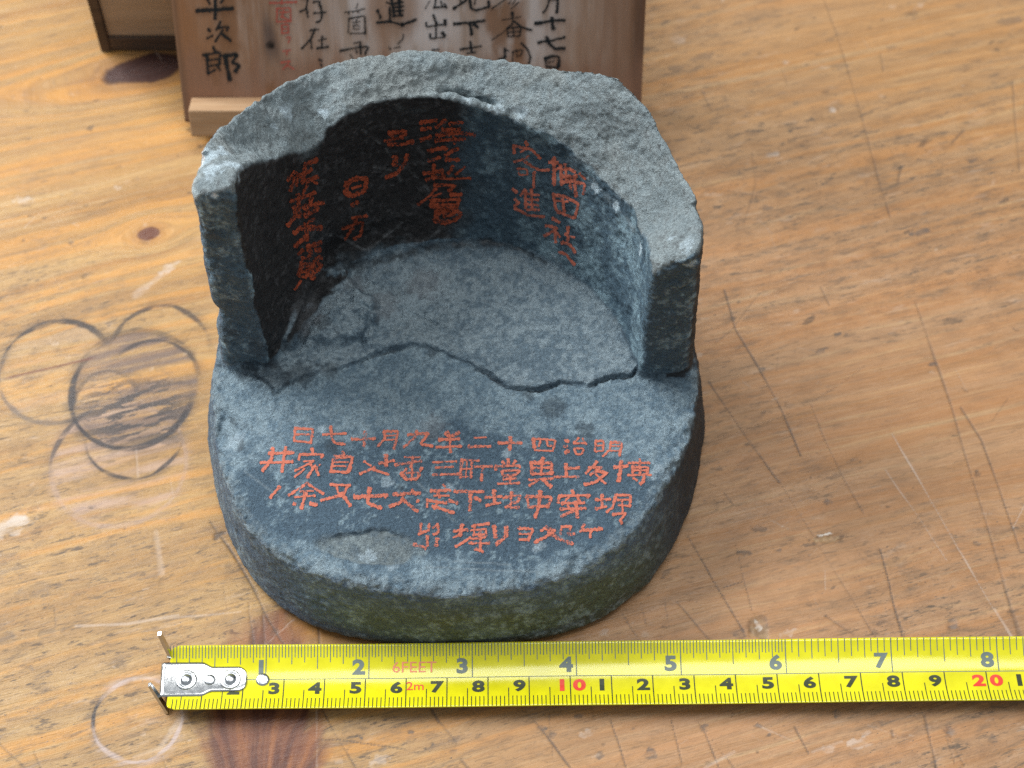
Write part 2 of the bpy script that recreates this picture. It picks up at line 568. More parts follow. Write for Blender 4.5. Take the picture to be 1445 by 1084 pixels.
    g *= sstep(0.05, 0.35, 0.8 * fbm((U0 * 0.6, V0 * 5.5, z0), 1.0, 5, 61, 0.6) + 0.8 * fbm((U0 * 2.2, V0 * 13, z0), 1.0, 4, 63) + 0.20)
    paint(0.92 * g, (0.05, 0.043, 0.042))
    c = on_z(70, 520)
    g = sstep(0.06, 0.01, np.abs(V0 - (-c[0] * sa + c[1] * ca) - 0.02 * fbm((U0, V0, z0), 0.8, 2, 62))) * sstep(1.3, 1.0, np.abs(U0 - (c[0] * ca + c[1] * sa)))
    paint(0.75 * g, (0.16, 0.055, 0.035))

    # scratches and dents, traced where they lie
    def line(pts, w, col, k, dip=0.012, wob=0.02, brk=0.3):
        p = densify([on_z(*q)[:2] for q in pts], 0.05)
        t = np.arange(len(p)) * 0.05
        zz = np.zeros_like(t)
        p = p + wob * np.stack([fbm((t, zz, zz), 0.6, 3, int(pts[0][0])), fbm((t, zz + 5, zz), 0.6, 3, int(pts[0][1]))], 1)
        kk = np.clip(1 - brk + 0.9 * brk * (1 + 1.4 * fbm((t, zz, zz + 3), 0.9, 3, int(pts[0][0] + pts[0][1]))), 0, 1)
        ww = w * (0.75 + 0.35 * (1 + fbm((t, zz, zz + 9), 1.3, 2, int(pts[0][1]))))
        acc = {}
        for (x, y), a, b in zip(p, kk, ww):
            i0, j0 = np.searchsorted(xs, x - 2.6 * b - st), np.searchsorted(ys, y - 2.6 * b - st)
            i1, j1 = np.searchsorted(xs, x + 2.6 * b + st), np.searchsorted(ys, y + 2.6 * b + st)
            if i1 <= i0 or j1 <= j0:
                continue
            sl = (slice(i0, i1), slice(j0, j1))
            d = np.sqrt((X[sl] - x) ** 2 + (Y[sl] - y) ** 2)
            m = a * sstep(b * 1.5, b * 0.3, d)
            linemask[sl] = np.maximum(linemask[sl], m * k)
            Z[sl] = np.minimum(Z[sl], -dip * m)

    def q(z, x0, y0, s):
        return [(x0 + a / s, y0 + b / s) for a, b in z]
    A = (900, 400, 2.169); B = (900, 0, 2.651); C = (620, 860, 3.44); D = (1025, 860, 3.44); E = (190, 860, 3.36); G = (0, 600, 2.24); H = (0, 100, 2.086)
    dark = [
        (A, [(215, 300), (330, 470), (435, 610)], .022, .8), (A, [(435, 610), (530, 760), (620, 910), (720, 1070)], .018, .5),
        (A, [(265, 20), (300, 140), (370, 260), (440, 390), (500, 525)], .026, .85),
        (A, [(155, 770), (230, 905), (325, 1065)], .024, .9), (A, [(300, 800), (325, 910), (350, 1000)], .016, .6),
        (A, [(530, 370), (570, 470), (640, 610), (690, 700)], .02, .65),
        (A, [(850, 60), (900, 200), (960, 380), (1000, 520), (1050, 680), (1110, 880), (1165, 1080)], .028, .5),
        (A, [(990, 380), (1050, 480), (1130, 700), (1170, 820)], .026, .6), (A, [(740, 815), (770, 920), (810, 1084)], .024, .8),
        (A, [(120, 975), (210, 1080)], .018, .7), (A, [(5, 970), (25, 1040)], .016, .6), (A, [(265, 640), (290, 675)], .028, .7),
        (A, [(265, 930), (325, 912)], .022, .8), (A, [(700, 250), (610, 315), (540, 360)], .02, .4), (A, [(560, 10), (585, 65)], .02, .6),
        (A, [(210, 490), (330, 450), (470, 395)], .018, .35), (A, [(240, 180), (290, 140), (330, 85), (375, 30)], .022, .45),
        (B, [(700, 0), (745, 130), (800, 310), (850, 480), (900, 670), (945, 810)], .026, .55),
        (B, [(1400, 300), (1415, 470), (1430, 640)], .026, .5), (B, [(310, 710), (490, 740)], .022, .5),
        (B, [(1180, 530), (1220, 490)], .05, .5), (B, [(430, 570), (440, 690), (400, 830)], .022, .4), (B, [(240, 340), (275, 410)], .03, .4), (B, [(540, 260), (560, 310)], .03, .35),
        (B, [(970, 680), (985, 620)], .03, .45), (B, [(930, 510), (955, 575)], .02, .35), (B, [(910, 200), (920, 260)], .03, .35),
        (C, [(415, 495), (500, 590), (560, 660), (645, 770)], .022, .85), (C, [(540, 590), (555, 730)], .014, .5),
        (C, [(835, 540), (870, 650), (905, 770)], .018, .75), (C, [(1130, 540), (1180, 750)], .016, .65),
        (C, [(1285, 570), (1355, 771)], .018, .7), (C, [(1290, 580), (1425, 771)], .012, .6), (C, [(1250, 540), (1290, 575)], .014, .5),
        (C, [(0, 540), (80, 640)], .018, .6), (C, [(885, 20), (930, 95), (975, 160)], .016, .7), (C, [(1185, 0), (1310, 150)], .02, .75), (C, [(535, 500), (545, 620)], .02, .4),
        (C, [(110, 730), (160, 790)], .03, .7), (C, [(735, 470), (750, 530)], .03, .35),
        (D, [(20, 0), (90, 130)], .02, .7), (D, [(825, 0), (865, 140)], .02, .6), (D, [(640, 0), (730, 140)], .016, .5), (D, [(1380, 0), (1425, 120)], .05, .4),
        (D, [(480, 30), (620, 120)], .025, .45), (D, [(870, 460), (960, 560)], .018, .4), (D, [(965, 520), (985, 620), (1020, 770)], .028, .65), (D, [(1070, 620), (1105, 740)], .02, .6),
        (D, [(1090, 640), (1160, 760)], .014, .5), (D, [(335, 575), (400, 700)], .02, .7), (D, [(805, 590), (810, 615)], .035, .6), (D, [(800, 750), (840, 740)], .03, .6), (D, [(0, 720), (40, 771)], .02, .6),
        (E, [(605, 0), (660, 90), (715, 180)], .018, .8), (E, [(890, 470), (960, 600), (1050, 753)], .02, .85), (E, [(545, 20), (565, 180)], .02, .6), (E, [(875, 612), (1000, 618), (1290, 660)], .018, .7),
        (E, [(1405, 470), (1440, 530)], .03, .7), (E, [(610, 30), (615, 175)], .024, .4), (E, [(130, 700), (150, 753)], .03, .5), (E, [(870, 60), (875, 170)], .03, .6),
        (G, [(665, 305), (720, 380), (800, 520), (890, 680)], .026, .85), (G, [(680, 350), (710, 340)], .05, .7), (G, [(785, 560), (790, 690)], .016, .6), (G, [(0, 1010), (80, 1084)], .02, .6), (G, [(108, 1030), (130, 1084)], .02, .6),
        (H, [(250, 420), (330, 380)], .03, .35), (H, [(480, 705), (310, 700)], .02, .25),
        ((280, 560, 3.872), [(60, 670), (110, 740), (180, 850), (330, 1084)], .018, .8), ((280, 560, 3.872), [(95, 770), (130, 740)], .05, .85),
    ]
    pale = [
        (A, [(780, 460), (870, 620), (980, 810), (1140, 1080)], .022, .75), (A, [(760, 570), (860, 720), (945, 850)], .018, .65), (A, [(575, 880), (575, 935)], .02, .5),
        (D, [(1300, 0), (1385, 135)], .03, .7), (E, [(0, 700), (120, 660), (210, 520)], .07, .35), (E, [(0, 330), (120, 320)], .08, .35), (E, [(860, 470), (865, 753)], .02, .45),
        (E, [(620, 170), (750, 50)], .014, .6), (E, [(0, 65), (230, 30), (500, 10)], .03, .35), (G, [(240, 632), (400, 628), (560, 600)], .035, .5), (G, [(490, 340), (510, 470)], .06, .28),
        (G, [(430, 80), (435, 160)], .025, .3), (B, [(455, 820), (500, 870), (540, 900)], .015, .45), (D, [(150, 560), (330, 640)], .025, .4), (D, [(420, 690), (560, 640)], .03, .3), (D, [(690, 560), (900, 640)], .02, .25),
        (C, [(1430, 690), (1290, 771)], .03, .35), (A, [(1150, 750), (1182, 680)], .02, .5), (H, [(400, 660), (500, 580)], .09, .35),
    ]
    linemask = np.zeros((nx, ny), np.float32)
    for (x0, y0, s), z, w, k in dark:
        line(q(z, x0, y0, s), w, None, k)
    paint(np.clip(linemask, 0, 1), (0.065, 0.055, 0.05))
    linemask = np.zeros((nx, ny), np.float32)
    for (x0, y0, s), z, w, k in pale:
        line(q(z, x0, y0, s), w, None, k, 0.006)
    paint(np.clip(linemask * 0.85, 0, 1), (0.62, 0.52, 0.44))
    # many faint random hairline scuffs
    for pas, n, col in ((0, 120, (0.56, 0.44, 0.34)), (1, 120, (0.10, 0.07, 0.05))):
        linemask = np.zeros((nx, ny), np.float32)
        for _ in range(n):
            x, y = rng.uniform(30, 1430), rng.uniform(20, 1070)
            a, L = rng.choice([rng.normal(1.05, 0.25), rng.uniform(0, 3.14)]), rng.uniform(5, 38)
            line([(x, y), (x + L * math.cos(a), y + L * math.sin(a))], rng.uniform(.010, .018), None, rng.uniform(.25, .6), 0.004)
        paint(np.clip(linemask, 0, 1), col)

    # specks, dents and rubbed smudges
    def blot(px, py, r, ax, rot, col, k, dip=0.0, seed=0, world=False):
        c = (px, py) if world else on_z(px, py)[:2]
        R = r * max(ax, 1) * 1.7 + 0.05
        i0, i1 = np.searchsorted(xs, c[0] - R), np.searchsorted(xs, c[0] + R)
        j0, j1 = np.searchsorted(ys, c[1] - R), np.searchsorted(ys, c[1] + R)
        if i1 <= i0 or j1 <= j0:
            return
        sl = (slice(i0, i1), slice(j0, j1))
        dx, dy = X[sl] - c[0], Y[sl] - c[1]
        a, b = dx * math.cos(rot) + dy * math.sin(rot), -dx * math.sin(rot) + dy * math.cos(rot)
        d = np.sqrt((a / ax) ** 2 + b ** 2) / r + 0.45 * fbm((X[sl] + seed, Y[sl], z0[sl]), 1.1 / r, 3, seed)
        ca_, sa_ = math.cos(GRAIN), math.sin(GRAIN)
        m = sstep(1.05, 0.70, d) * np.clip(0.72 + 0.75 * fbm(((X[sl] * ca_ + Y[sl] * sa_) * 2.5, (-X[sl] * sa_ + Y[sl] * ca_) * 9, z0[sl]), 1.0, 4, seed + 5), 0, 1)
        paint_at(sl, (m * k).astype(np.float32), col)
        if dip:
            Z[sl] = np.minimum(Z[sl], -dip * sstep(1.1, 0.2, d))
    SM = (0.10, 0.085, 0.075)
    for x, y, r, ax, rot, k in ((1372, 224, .13, 1.7, 0, .7), (1300, 328, .14, 2.6, .3, .75), (1293, 320, .08, 2, .3, .6), (1365, 205, .07, 2.6, .3, .5), (1082, 294, .11, 1.5, 0, .55),
                                (1260, 68, .12, 2.6, .1, .4), (1185, 92, .15, 2.0, 0, .28), (1424, 29, .14, 2.6, .1, .4), (1105, 255, .10, 2, 0, .35), (1045, 325, .12, 2, .2, .3),
                                (990, 80, .16, 3, .3, .35), (955, 95, .14, 2.5, .3, .35), (1310, 505, .11, 2, .3, .35), (1182, 472, .07, 1.6, .5, .75), (1195, 473, .06, 1.3, 0, .7), (1158, 495, .08, 2.4, .5, .6),
                                (1318, 513, .09, 1.6, 0, .7), (1168, 708, .09, 1.3, 0, .8), (1147, 693, .06, 2.5, 0, .6), (1077, 520, .07, 1.2, 0, .7), (1098, 777, .06, 1.6, 0, .7), (1215, 652, .06, 1.2, 1, .6),
                                (1378, 767, .07, 1.6, -.4, .75), (1143, 870, .06, 1.3, 0, .8), (764, 1027, .10, 1.3, .5, .85), (780, 1037, .08, 1.6, 0, .7), (816, 1011, .07, 2, .5, .8), (883, 875, .08, 1.3, 0, .7),
                                (846, 1064, .12, 1.2, 0, .7), (993, 1027, .10, 1.2, 0, .7), (919, 1064, .15, 1.0, 0, .7), (1000, 1077, .08, 1.5, 0, .6), (1182, 1008, .09, 1.3, 1.2, .95), (1244, 1021, .06, 1.3, 0, .6),
                                (1085, 1037, .07, 1, 0, .7), (1070, 1024, .06, 1.4, 0, .6), (1044, 895, .14, 1.5, .2, .6), (1143, 870, .06, 1, 0, .7), (1400, 1044, .11, 1.2, 0, .55), (1318, 1075, .06, 2, .3, .6),
                                (510, 1042, .05, 1, 0, .8), (520, 1063, .06, 1.2, 0, .8), (580, 1033, .06, 1.2, 0, .8), (586, 1045, .05, 1, 0, .8), (540, 1058, .07, 1.3, .5, .7), (538, 1073, .06, 2, 0, .7), (610, 1050, .05, 1, 0, .7),
                                (42, 942, .10, 1.2, .4, .5), (68, 895, .20, 1.8, .5, .4), (55, 830, .22, 2, .3, .3), (215, 810, .14, 2, .3, .35), (230, 820, .12, 2, .2, .3), (150, 254, .09, 1.3, 0, .4), (192, 254, .10, 1.2, 0, .6), (10, 905, .2, 1.6, .3, .4),
                                (640, 1060, .08, 1.2, 0, .5), (643, 1045, .12, 1.6, .4, .35)):
        blot(x, y, r, ax, rot, SM, k, 0.006, int(x + y))
    # gouges: pale torn wood with a dark edge
    for x, y, r, ax, rot in ((1074, 888, .22, 1.4, -1.2), (1168, 760, .10, 3.4, .2)):
        blot(x, y, r * 1.25, ax, rot, (0.12, 0.075, 0.045), .7, 0.03, int(x))
        blot(x - 3, y + 1, r, ax, rot, (0.42, 0.28, 0.15), .9, 0.05, int(x) + 3)
        blot(x - 4, y - 6, r * .35, ax * 1.5, rot, (0.72, 0.66, 0.58), .8, 0, int(x) + 5)
    for x, y, r, ax, rot, k in ((18, 742, .26, 2.0, .5, .75), (25, 736, .16, 2.2, .5, .8), (32, 283, .16, 2, .1, .6), (165, 265, .09, 1.4, 0, .5), (238, 378, .14, 2.4, .6, .55), (200, 405, .12, 2.6, .5, .4), (1175, 155, .10, 1.0, 0, .75), (1090, 218, .12, 2.4, .3, .5),
                                (955, 55, .2, 1.5, 0, .35), (1212, 1048, .13, 2.2, .2, .65), (1222, 1035, .10, 1.5, .2, .5), (1170, 1057, .10, 1.7, -.1, .55), (828, 1035, .10, 2, .5, .6), (850, 893, .12, 1.8, .3, .5), (536, 1073, .13, 2, .2, .5), (1113, 893, .10, 2, .4, .5)):
        blot(x, y, r, ax, rot, (0.60, 0.52, 0.45), k * 0.75, 0.004, int(x * 3 + y))
    for x, y, r in ((1345, 880, .15), (1340, 1033, .13)):
        blot(x, y, r * 1.25, 1.1, 0.2, (0.17, 0.105, 0.07), .85, 0.02, int(x))
        blot(x, y, r * .8, 1.1, 0.2, (0.25, 0.19, 0.15), .9, 0.02, int(x) + 1)
    for n, col, k in ((620, (0.085, 0.062, 0.045), .7), (200, (0.58, 0.45, 0.34), .45)):
        for _ in range(n):
            x, y = rng.uniform(-15, 17.5), rng.uniform(-10.3, 14.5)
            if rng.random() > 0.35 + 0.65 * (0.5 + 0.5 * math.sin(x * 1.3 + 2 * math.sin(y * .7)) * math.cos(y * 1.1)):
                continue
            blot(x, y, rng.uniform(.018, .05) * rng.choice([1, 1, 1.5, 2.1]), rng.uniform(1, 3.2), GRAIN + rng.normal(0, .35), col, k * rng.uniform(.5, 1), 0.004, int(rng.integers(1, 9999)), world=True)

    # slight unevenness of an old hand-worn top
    Z += 0.010 * fbm((X, Y, z0), 0.35, 3, 71) * sstep(26, 15, np.hypot(X, Y))
    Z -= 0.012
    idx = np.arange(nx * ny).reshape(nx, ny)
    f = np.stack([idx[:-1, :-1], idx[1:, :-1], idx[1:, 1:], idx[:-1, 1:]], -1).reshape(-1, 4)
    o = mesh_from("table_top", np.stack([X, Y, Z], -1).reshape(-1, 3), f, M_TABLE)
    set_vec(o.data, "grain", np.stack([U, V, z0], -1).reshape(-1, 3))
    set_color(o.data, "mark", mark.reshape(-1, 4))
    set_color(o.data, "zone", np.concatenate([zone, np.ones((nx, ny, 1), np.float32)], -1).reshape(-1, 4))
    o["kind"] = "structure"
    o["label"] = "old scratched pine table top with cup rings and dark knots"
    return o


build_table()

# ------------------------------------------------------------------ the broken roof-tile end
TZ = 2.6          # height of the writing ledge


def polar(tr, fn):
    pts = np.array([fn(*q) for q in tr])
    return np.degrees(np.arctan2(pts[:, 1], pts[:, 0])), np.hypot(pts[:, 0], pts[:, 1]), pts[:, 2]


def per_interp(th, tp, fp):
    o = np.argsort(tp)
    tp, fp = tp[o], fp[o]
    return np.interp(th, np.concatenate([[tp[-1] - 360], tp, [tp[0] + 360]]), np.concatenate([[fp[-1]], fp, [fp[0]]]))


RIM = [(303, 585), (305, 620), (313, 660), (328, 705), (352, 745), (395, 782), (450, 808), (520, 826), (590, 834), (650, 836), (720, 829), (790, 812), (850, 783), (895, 745), (930, 700), (955, 655), (972, 610), (982, 565)]
FOOT = [(294, 610), (300, 670), (316, 735), (342, 800), (384, 852), (436, 888), (500, 905), (570, 913), (650, 916), (730, 910), (800, 896), (860, 872), (915, 830), (955, 770), (980, 700), (990, 650), (994, 600)]
OUT_TOP = [(269, 236), (276, 208), (300, 180), (350, 145), (410, 113), (480, 88), (540, 76), (600, 71), (660, 76), (720, 88), (770, 98), (800, 98), (840, 97), (868, 104), (884, 122), (910, 150), (935, 187), (955, 225), (972, 262), (985, 295), (994, 325)]
IN_TOP = [(336, 264), (352, 246), (400, 222), (440, 206), (457, 197), (462, 179), (490, 159), (530, 143), (580, 135), (620, 138), (660, 148), (700, 158), (740, 172), (770, 192), (800, 216), (840, 246), (870, 276), (892, 303), (904, 330), (918, 362)]
R_OUT, R_IN = 5.66, 4.55


def surface_nets(F, org, h):
    """Turns a sampled field (negative inside) into a quad mesh."""
    neg = F < 0
    c = np.zeros(tuple(s - 1 for s in F.shape), np.uint8)
    for i in (0, 1):
        for j in (0, 1):
            for k in (0, 1):
                c += neg[i:F.shape[0] - 1 + i, j:F.shape[1] - 1 + j, k:F.shape[2] - 1 + k]
    act = (c > 0) & (c < 8)
    I, J, K = np.nonzero(act)
    cid = np.full(act.shape, -1, np.int32)
    cid[I, J, K] = np.arange(len(I))
    acc = np.zeros((len(I), 3))
    cnt = np.zeros(len(I))
    corners = [(i, j, k) for i in (0, 1) for j in (0, 1) for k in (0, 1)]
    val = {q: F[I + q[0], J + q[1], K + q[2]].astype(np.float64) for q in corners}
    for a in corners:
        for ax in range(3):
            if a[ax]:
                continue
            b = list(a); b[ax] = 1; b = tuple(b)
            va, vb = val[a], val[b]
            m = (va < 0) != (vb < 0)
            t = np.where(m, va / np.where(m, va - vb, 1), 0)
            for d in range(3):
                acc[:, d] += np.where(m, a[d] + (t if d == ax else 0), 0)
            cnt += m
    V = (np.stack([I, J, K], 1) + acc / cnt[:, None]) * h + np.array(org)
    faces = []
    for ax in range(3):
        sl0 = [slice(1, -1)] * 3; sl1 = [slice(1, -1)] * 3
        sl0[ax] = slice(0, -1); sl1[ax] = slice(1, None)
        a, b = neg[tuple(sl0)], neg[tuple(sl1)]
        e = np.array(np.nonzero(a != b)).T
        flip = a[e[:, 0], e[:, 1], e[:, 2]]
        off = np.ones(3, int); off[ax] = 0
        e = e + off
        u, v = [(1, 2), (2, 0), (0, 1)][ax]
        def cell(du, dv):
            g = e.copy(); g[:, u] -= du; g[:, v] -= dv
            return cid[g[:, 0], g[:, 1], g[:, 2]]
        q = np.stack([cell(1, 1), cell(0, 1), cell(0, 0), cell(1, 0)], 1)
        q[~flip] = q[~flip][:, ::-1]
        faces.append(q)
    return V, np.concatenate(faces)


def vnormals(V, Fq):
    n = np.cross(V[Fq[:, 2]] - V[Fq[:, 0]], V[Fq[:, 3]] - V[Fq[:, 1]])
    out = np.zeros_like(V)
    for k in range(4):
        for d in range(3):
            out[:, d] += np.bincount(Fq[:, k], n[:, d], len(V))
    return out / np.maximum(np.linalg.norm(out, axis=1), 1e-12)[:, None]


def line_dist3(V, pts):
    """Distance from points to a polyline in space."""
    d = np.full(len(V), 1e9)
    for a, b in zip(pts[:-1], pts[1:]):
        e = b - a
        t = np.clip(((V - a) @ e) / max(e @ e, 1e-9), 0, 1)
        d = np.minimum(d, np.linalg.norm(V - a - t[:, None] * e, axis=1))
    return d


def smax(a, b, k):
    h = np.clip(0.5 - 0.5 * (a - b) / k, 0, 1)
    return a * (1 - h) + b * h + k * h * (1 - h)


def smin(a, b, k):
    return -smax(-a, -b, k)


CRACK = [(330, 515), (390, 550), (430, 535), (480, 520), (530, 500), (580, 486), (620, 498), (660, 518), (700, 535), (745, 556), (790, 545), (840, 541), (880, 530), (925, 520), (985, 535)]
CRACK_W = np.array([on_z(x, y, TZ)[:2] for x, y in CRACK])


def crack_y(x):
    return np.interp(x, CRACK_W[:, 0], CRACK_W[:, 1])


ta, ra, _ = polar(RIM, lambda x, y: on_z(x, y, TZ))
tb, rb, _ = polar(FOOT, lambda x, y: on_z(x, y, 0))
to, _, zo = polar(OUT_TOP, lambda x, y: on_cyl(x, y, R_OUT))
ti, _, zi = polar(IN_TOP[2:], lambda x, y: on_cyl(x, y, R_IN))
to, ti = np.where(to < -90, to + 360, to), np.where(ti < -90, ti + 360, ti)
zl = on_y(337, 265, -0.1)[2]
zi[-1] += 0.35
ti, zi = np.concatenate([[182, 175], ti]), np.concatenate([[zl, zl - 0.02], zi])


def wall_top(th):
    """Heights of the outer and inner edge of the broken top at a bearing."""
    w = np.where(th < -90, th + 360, th)
    a, b = np.argsort(to), np.argsort(ti)
    return np.interp(w, to[a], zo[a]), np.interp(w, ti[b], zi[b])


def bearing(x, y, R):
    p = on_cyl(x, y, R)
    return math.degrees(math.atan2(p[1], p[0]))


def poly_dist(px, py, pts):
    """Distance from points to a polyline in the plane."""
    d = np.full(px.shape, 1e9)
    for a, b in zip(pts[:-1], pts[1:]):
        e = b - a
        t = np.clip(((px - a[0]) * e[0] + (py - a[1]) * e[1]) / (e @ e), 0, 1)
        d = np.minimum(d, np.hypot(px - a[0] - t * e[0], py - a[1] - t * e[1]))
    return d


def build_tile():
    h = 0.041
    gx = np.arange(-7.0, 7.0, h); gy = np.arange(-7.0, 6.6, h); gz = np.arange(-0.15, 12.3, h)
    X, Y = np.meshgrid(gx, gy, indexing='ij')
    z0 = np.zeros_like(X)
    r = np.hypot(X, Y)
    th = np.degrees(np.arctan2(Y, X))
    # radius of the disc at the ledge and at its foot; behind the wall both run on round
    rt = per_interp(th, np.concatenate([ta, [20, 90, 160]]), np.concatenate([ra, [5.95, 5.95, 5.95]]))
    rf = per_interp(th, np.concatenate([tb, [20, 90, 160]]), np.concatenate([rb, [6.1, 6.1, 6.1]]))
    wob = 0.05 * fbm((X, Y, z0), 0.7, 3, 1)
    ysh = Y - crack_y(X) - 0.13 * fbm((X, Y, z0), 1.6, 6, 9, 0.62)
    back = sstep(-0.02, 0.10, ysh)
    # ledge and floor height
    zt = TZ + (0.07 + 0.03 * sstep(0.7, 0.0, ysh)) * back + 0.03 * fbm((X, Y, z0), 0.5, 3, 2)
    zt = zt + 0.12 * sstep(2.5, 4.6, r) * sstep(0.0, 1.0, Y)
    # a flake standing on the left of the floor, and the spalled hollow behind it
    c = on_z(470, 440, TZ + 0.2)
    fl = sstep(1.15, 0.75, np.hypot((X - c[0]) / 1.15, (Y - c[1]) / 1.0) + 0.25 * fbm((X, Y, z0), 0.9, 4, 13))
    zt = zt + fl * (0.26 + 0.20 * fbm((X, Y, z0), 1.3, 5, 14, 0.6))
    cf = on_z(540, 440, TZ + 0.2)
    zt = zt + 0.13 * sstep(1.6, 0.6, np.hypot((X - cf[0]) / 1.5, (Y - cf[1]) / 0.9)) * fbm((X, Y, z0), 1.6, 5, 48, 0.62)
    rg = np.array([on_z(*q, TZ + .35)[:2] for q in ((408, 480), (425, 445), (452, 407), (484, 382))])
    zt = zt + 0.22 * sstep(0.26, 0.05, poly_dist(X, Y, rg) + 0.06 * fbm((X, Y, z0), 2.2, 3, 45))
    for ck in (((512, 478), (524, 442), (556, 416), (592, 400)), ((524, 442), (505, 430), (480, 440), (455, 465)), ((590, 402), (598, 440), (630, 455))):
        cw = np.array([on_z(*q, TZ + .3)[:2] for q in ck])
        zt = zt - 0.07 * sstep(0.06, 0.0, poly_dist(X, Y, cw) + 0.04 * fbm((X, Y, z0), 3.0, 3, 46)) * np.clip(0.8 + fbm((X, Y, z0), 1.7, 2, 47), 0, 1)
    c = on_z(440, 470, TZ + 0.2)
    zt = zt - 0.10 * sstep(0.5, 0.1, poly_dist(X, Y, np.array([on_z(*q, TZ + .2)[:2] for q in ((415, 490), (450, 430), (510, 395))])) * 2.2)
    # worn dip at the front left of the ledge
    c = on_z(525, 772, TZ)
    dip = sstep(1.0, 0.8, np.hypot((X - c[0] + 0.5 * (Y - c[1])) / 1.45, (Y - c[1]) / 0.45) + 0.3 * fbm((X, Y, z0), 1.2, 4, 15))
    zt = zt - 0.09 * dip
    # chipped left corner of the ledge
    c = on_z(320, 610, TZ)
    zt = zt - 0.14 * sstep(0.75, 0.2, np.hypot((X - c[0]) / 0.8, (Y - c[1]) / 1.0) + 0.35 * fbm((X, Y, z0), 1.6, 4, 16))
    crk = sstep(0.06, 0.0, np.abs(ysh + 0.02)) * np.clip(0.55 + 0.9 * fbm((X, Y, z0), 1.1, 4, 44), 0, 1)
    zt = zt - 0.11 * crk * sstep(5.6, 5.2, np.abs(X))
    chip = np.clip(fbm((X * 1.0, Y * 1.0, z0), 1.3, 4, 17), 0, 1) ** 1.3 * sstep(0.75, 0.0, rt - r)
    zt = zt - 0.16 * chip - 0.13 * np.clip(fbm((X, Y, z0), 3.2, 4, 117) + 0.15, 0, 1) * sstep(0.42, 0.0, rt - r)

    # top of the wall, between an outer and an inner edge
    zou, zin = wall_top(th)
    f = np.clip((r - R_IN) / (R_OUT - R_IN), -0.15, 1.1)
    ztop = lerp(zin, zou, f) + 0.12 * fbm((X, Y, z0), 2.3, 4, 55) * sstep(0.5, 0.0, np.abs(f)) + 0.20 * fbm((X, Y, z0), 0.9, 5, 5, 0.55) * np.clip(1 - np.abs(f - 0.5) * 1.6, 0, 1)
    # the scar just inside the rim at the back, and the broken groove on the right
    ztop = ztop - 0.28 * sstep(0.10, 0.0, np.abs(f - 0.17 - 0.08 * fbm((X, Y, z0), 1.2, 3, 33))) * sstep(bearing(735, 160, R_IN) - 4, bearing(735, 160, R_IN) + 3, th) * sstep(bearing(610, 140, R_IN) + 4, bearing(610, 140, R_IN) - 3, th) * np.clip(0.6 + fbm((X, Y, z0), 1.5, 3, 34), 0, 1)
    ztop = ztop - 0.05 * sstep(0.14, 0.0, np.abs(f - 0.30 - 0.12 * fbm((X, Y, z0), 0.9, 3, 35))) * sstep(bearing(900, 300, R_IN), bearing(880, 280, R_IN), th) * sstep(bearing(750, 165, R_IN), bearing(790, 200, R_IN), th)
    r_out = R_OUT + wob
    r_in = R_IN + 0.05 * fbm((X, Y, z0), 0.5, 3, 7)
    yend = -0.12 + 0.08 * np.sin(X) + 0.08 * fbm((X, Y, z0), 0.8, 3, 18) - 0.1 * (X > 0)

    hc = on_cyl(478, 350, 4.2)
    HB, HZ = math.degrees(math.atan2(hc[1], hc[0])), hc[2]
    F = np.empty(X.shape + (len(gz),), np.float32)
    for k, z in enumerate(gz):
        tz = np.clip(z / TZ, 0, 1)
        rad = lerp(rf, rt, tz ** 1.3) + 0.03 * fbm((X, Y, z0 + z), 0.9, 3, 19)
        rad = rad - 0.10 * sstep(0.35, 0.0, z) ** 2
        base = smax(smax(r - rad, z - zt, 0.16), 0.0 - z, 0.05)
        if z > 1.5:
            nz = fbm((X, Y, z0 + z), 0.8, 3, 20)
            ye = yend + 0.10 * nz + np.where(X < 0, 0.06 * math.sin(z * 1.7), -0.01 * (z - 4))
            # chip low on the outside of the left end
            wa = np.where(th < -90, th + 360, th)
            ro = r_out + 0.03 * nz - 0.033 * (z - 8.5) - np.where(X < 0, 0.11 * float(sstep(0.6, 0.1, abs(z - 4.7))), 0.0) * sstep(160, 172, wa)
            hollow = 0.34 * np.exp(-((th - HB) / 8.0) ** 2 - ((z - HZ) / 0.55) ** 2) + 0.14 * np.exp(-((th - HB + 18) / 9.0) ** 2 - ((z - HZ + 0.2) / 0.35) ** 2)
            fil = np.clip(1 - (z - zt) / 3.4, 0, 1) ** 1.35
            ri = r_in + 0.05 * nz + hollow - 0.90 * fil * np.clip(np.sin(np.radians(np.clip(th, 0, 180))), 0, 1) ** 0.8 - 0.12 * np.clip(1 - (z - zt) / 0.5, 0, 1) ** 2
            wall = smax(smax(r - ro, smax(z - ztop, ye - Y, 0.30), np.where(Y < 1.2, 0.45, 0.14)), ri - r, np.where(Y < 1.0, 0.20, 0.08))
            F[..., k] = smin(base, wall, 0.16)
        else:
            F[..., k] = base
    V, Q = surface_nets(F, (gx[0], gy[0], gz[0]), h)
    del F
    N = vnormals(V, Q)
    x, y, z = V.T
    r = np.hypot(x, y); th = np.degrees(np.arctan2(y, x))
    p = (x, y, z)
    # regions
    zou, zin = wall_top(th)
    f = np.clip((r - R_IN) / (R_OUT - R_IN), -0.15, 1.1)
    zt_ = lerp(zin, zou, f)
    wallz = (z > TZ + 0.3) & (y > -0.75) & (r > 3.3)
    inwd = -(N[:, 0] * x + N[:, 1] * y) / np.maximum(r, 1e-6)
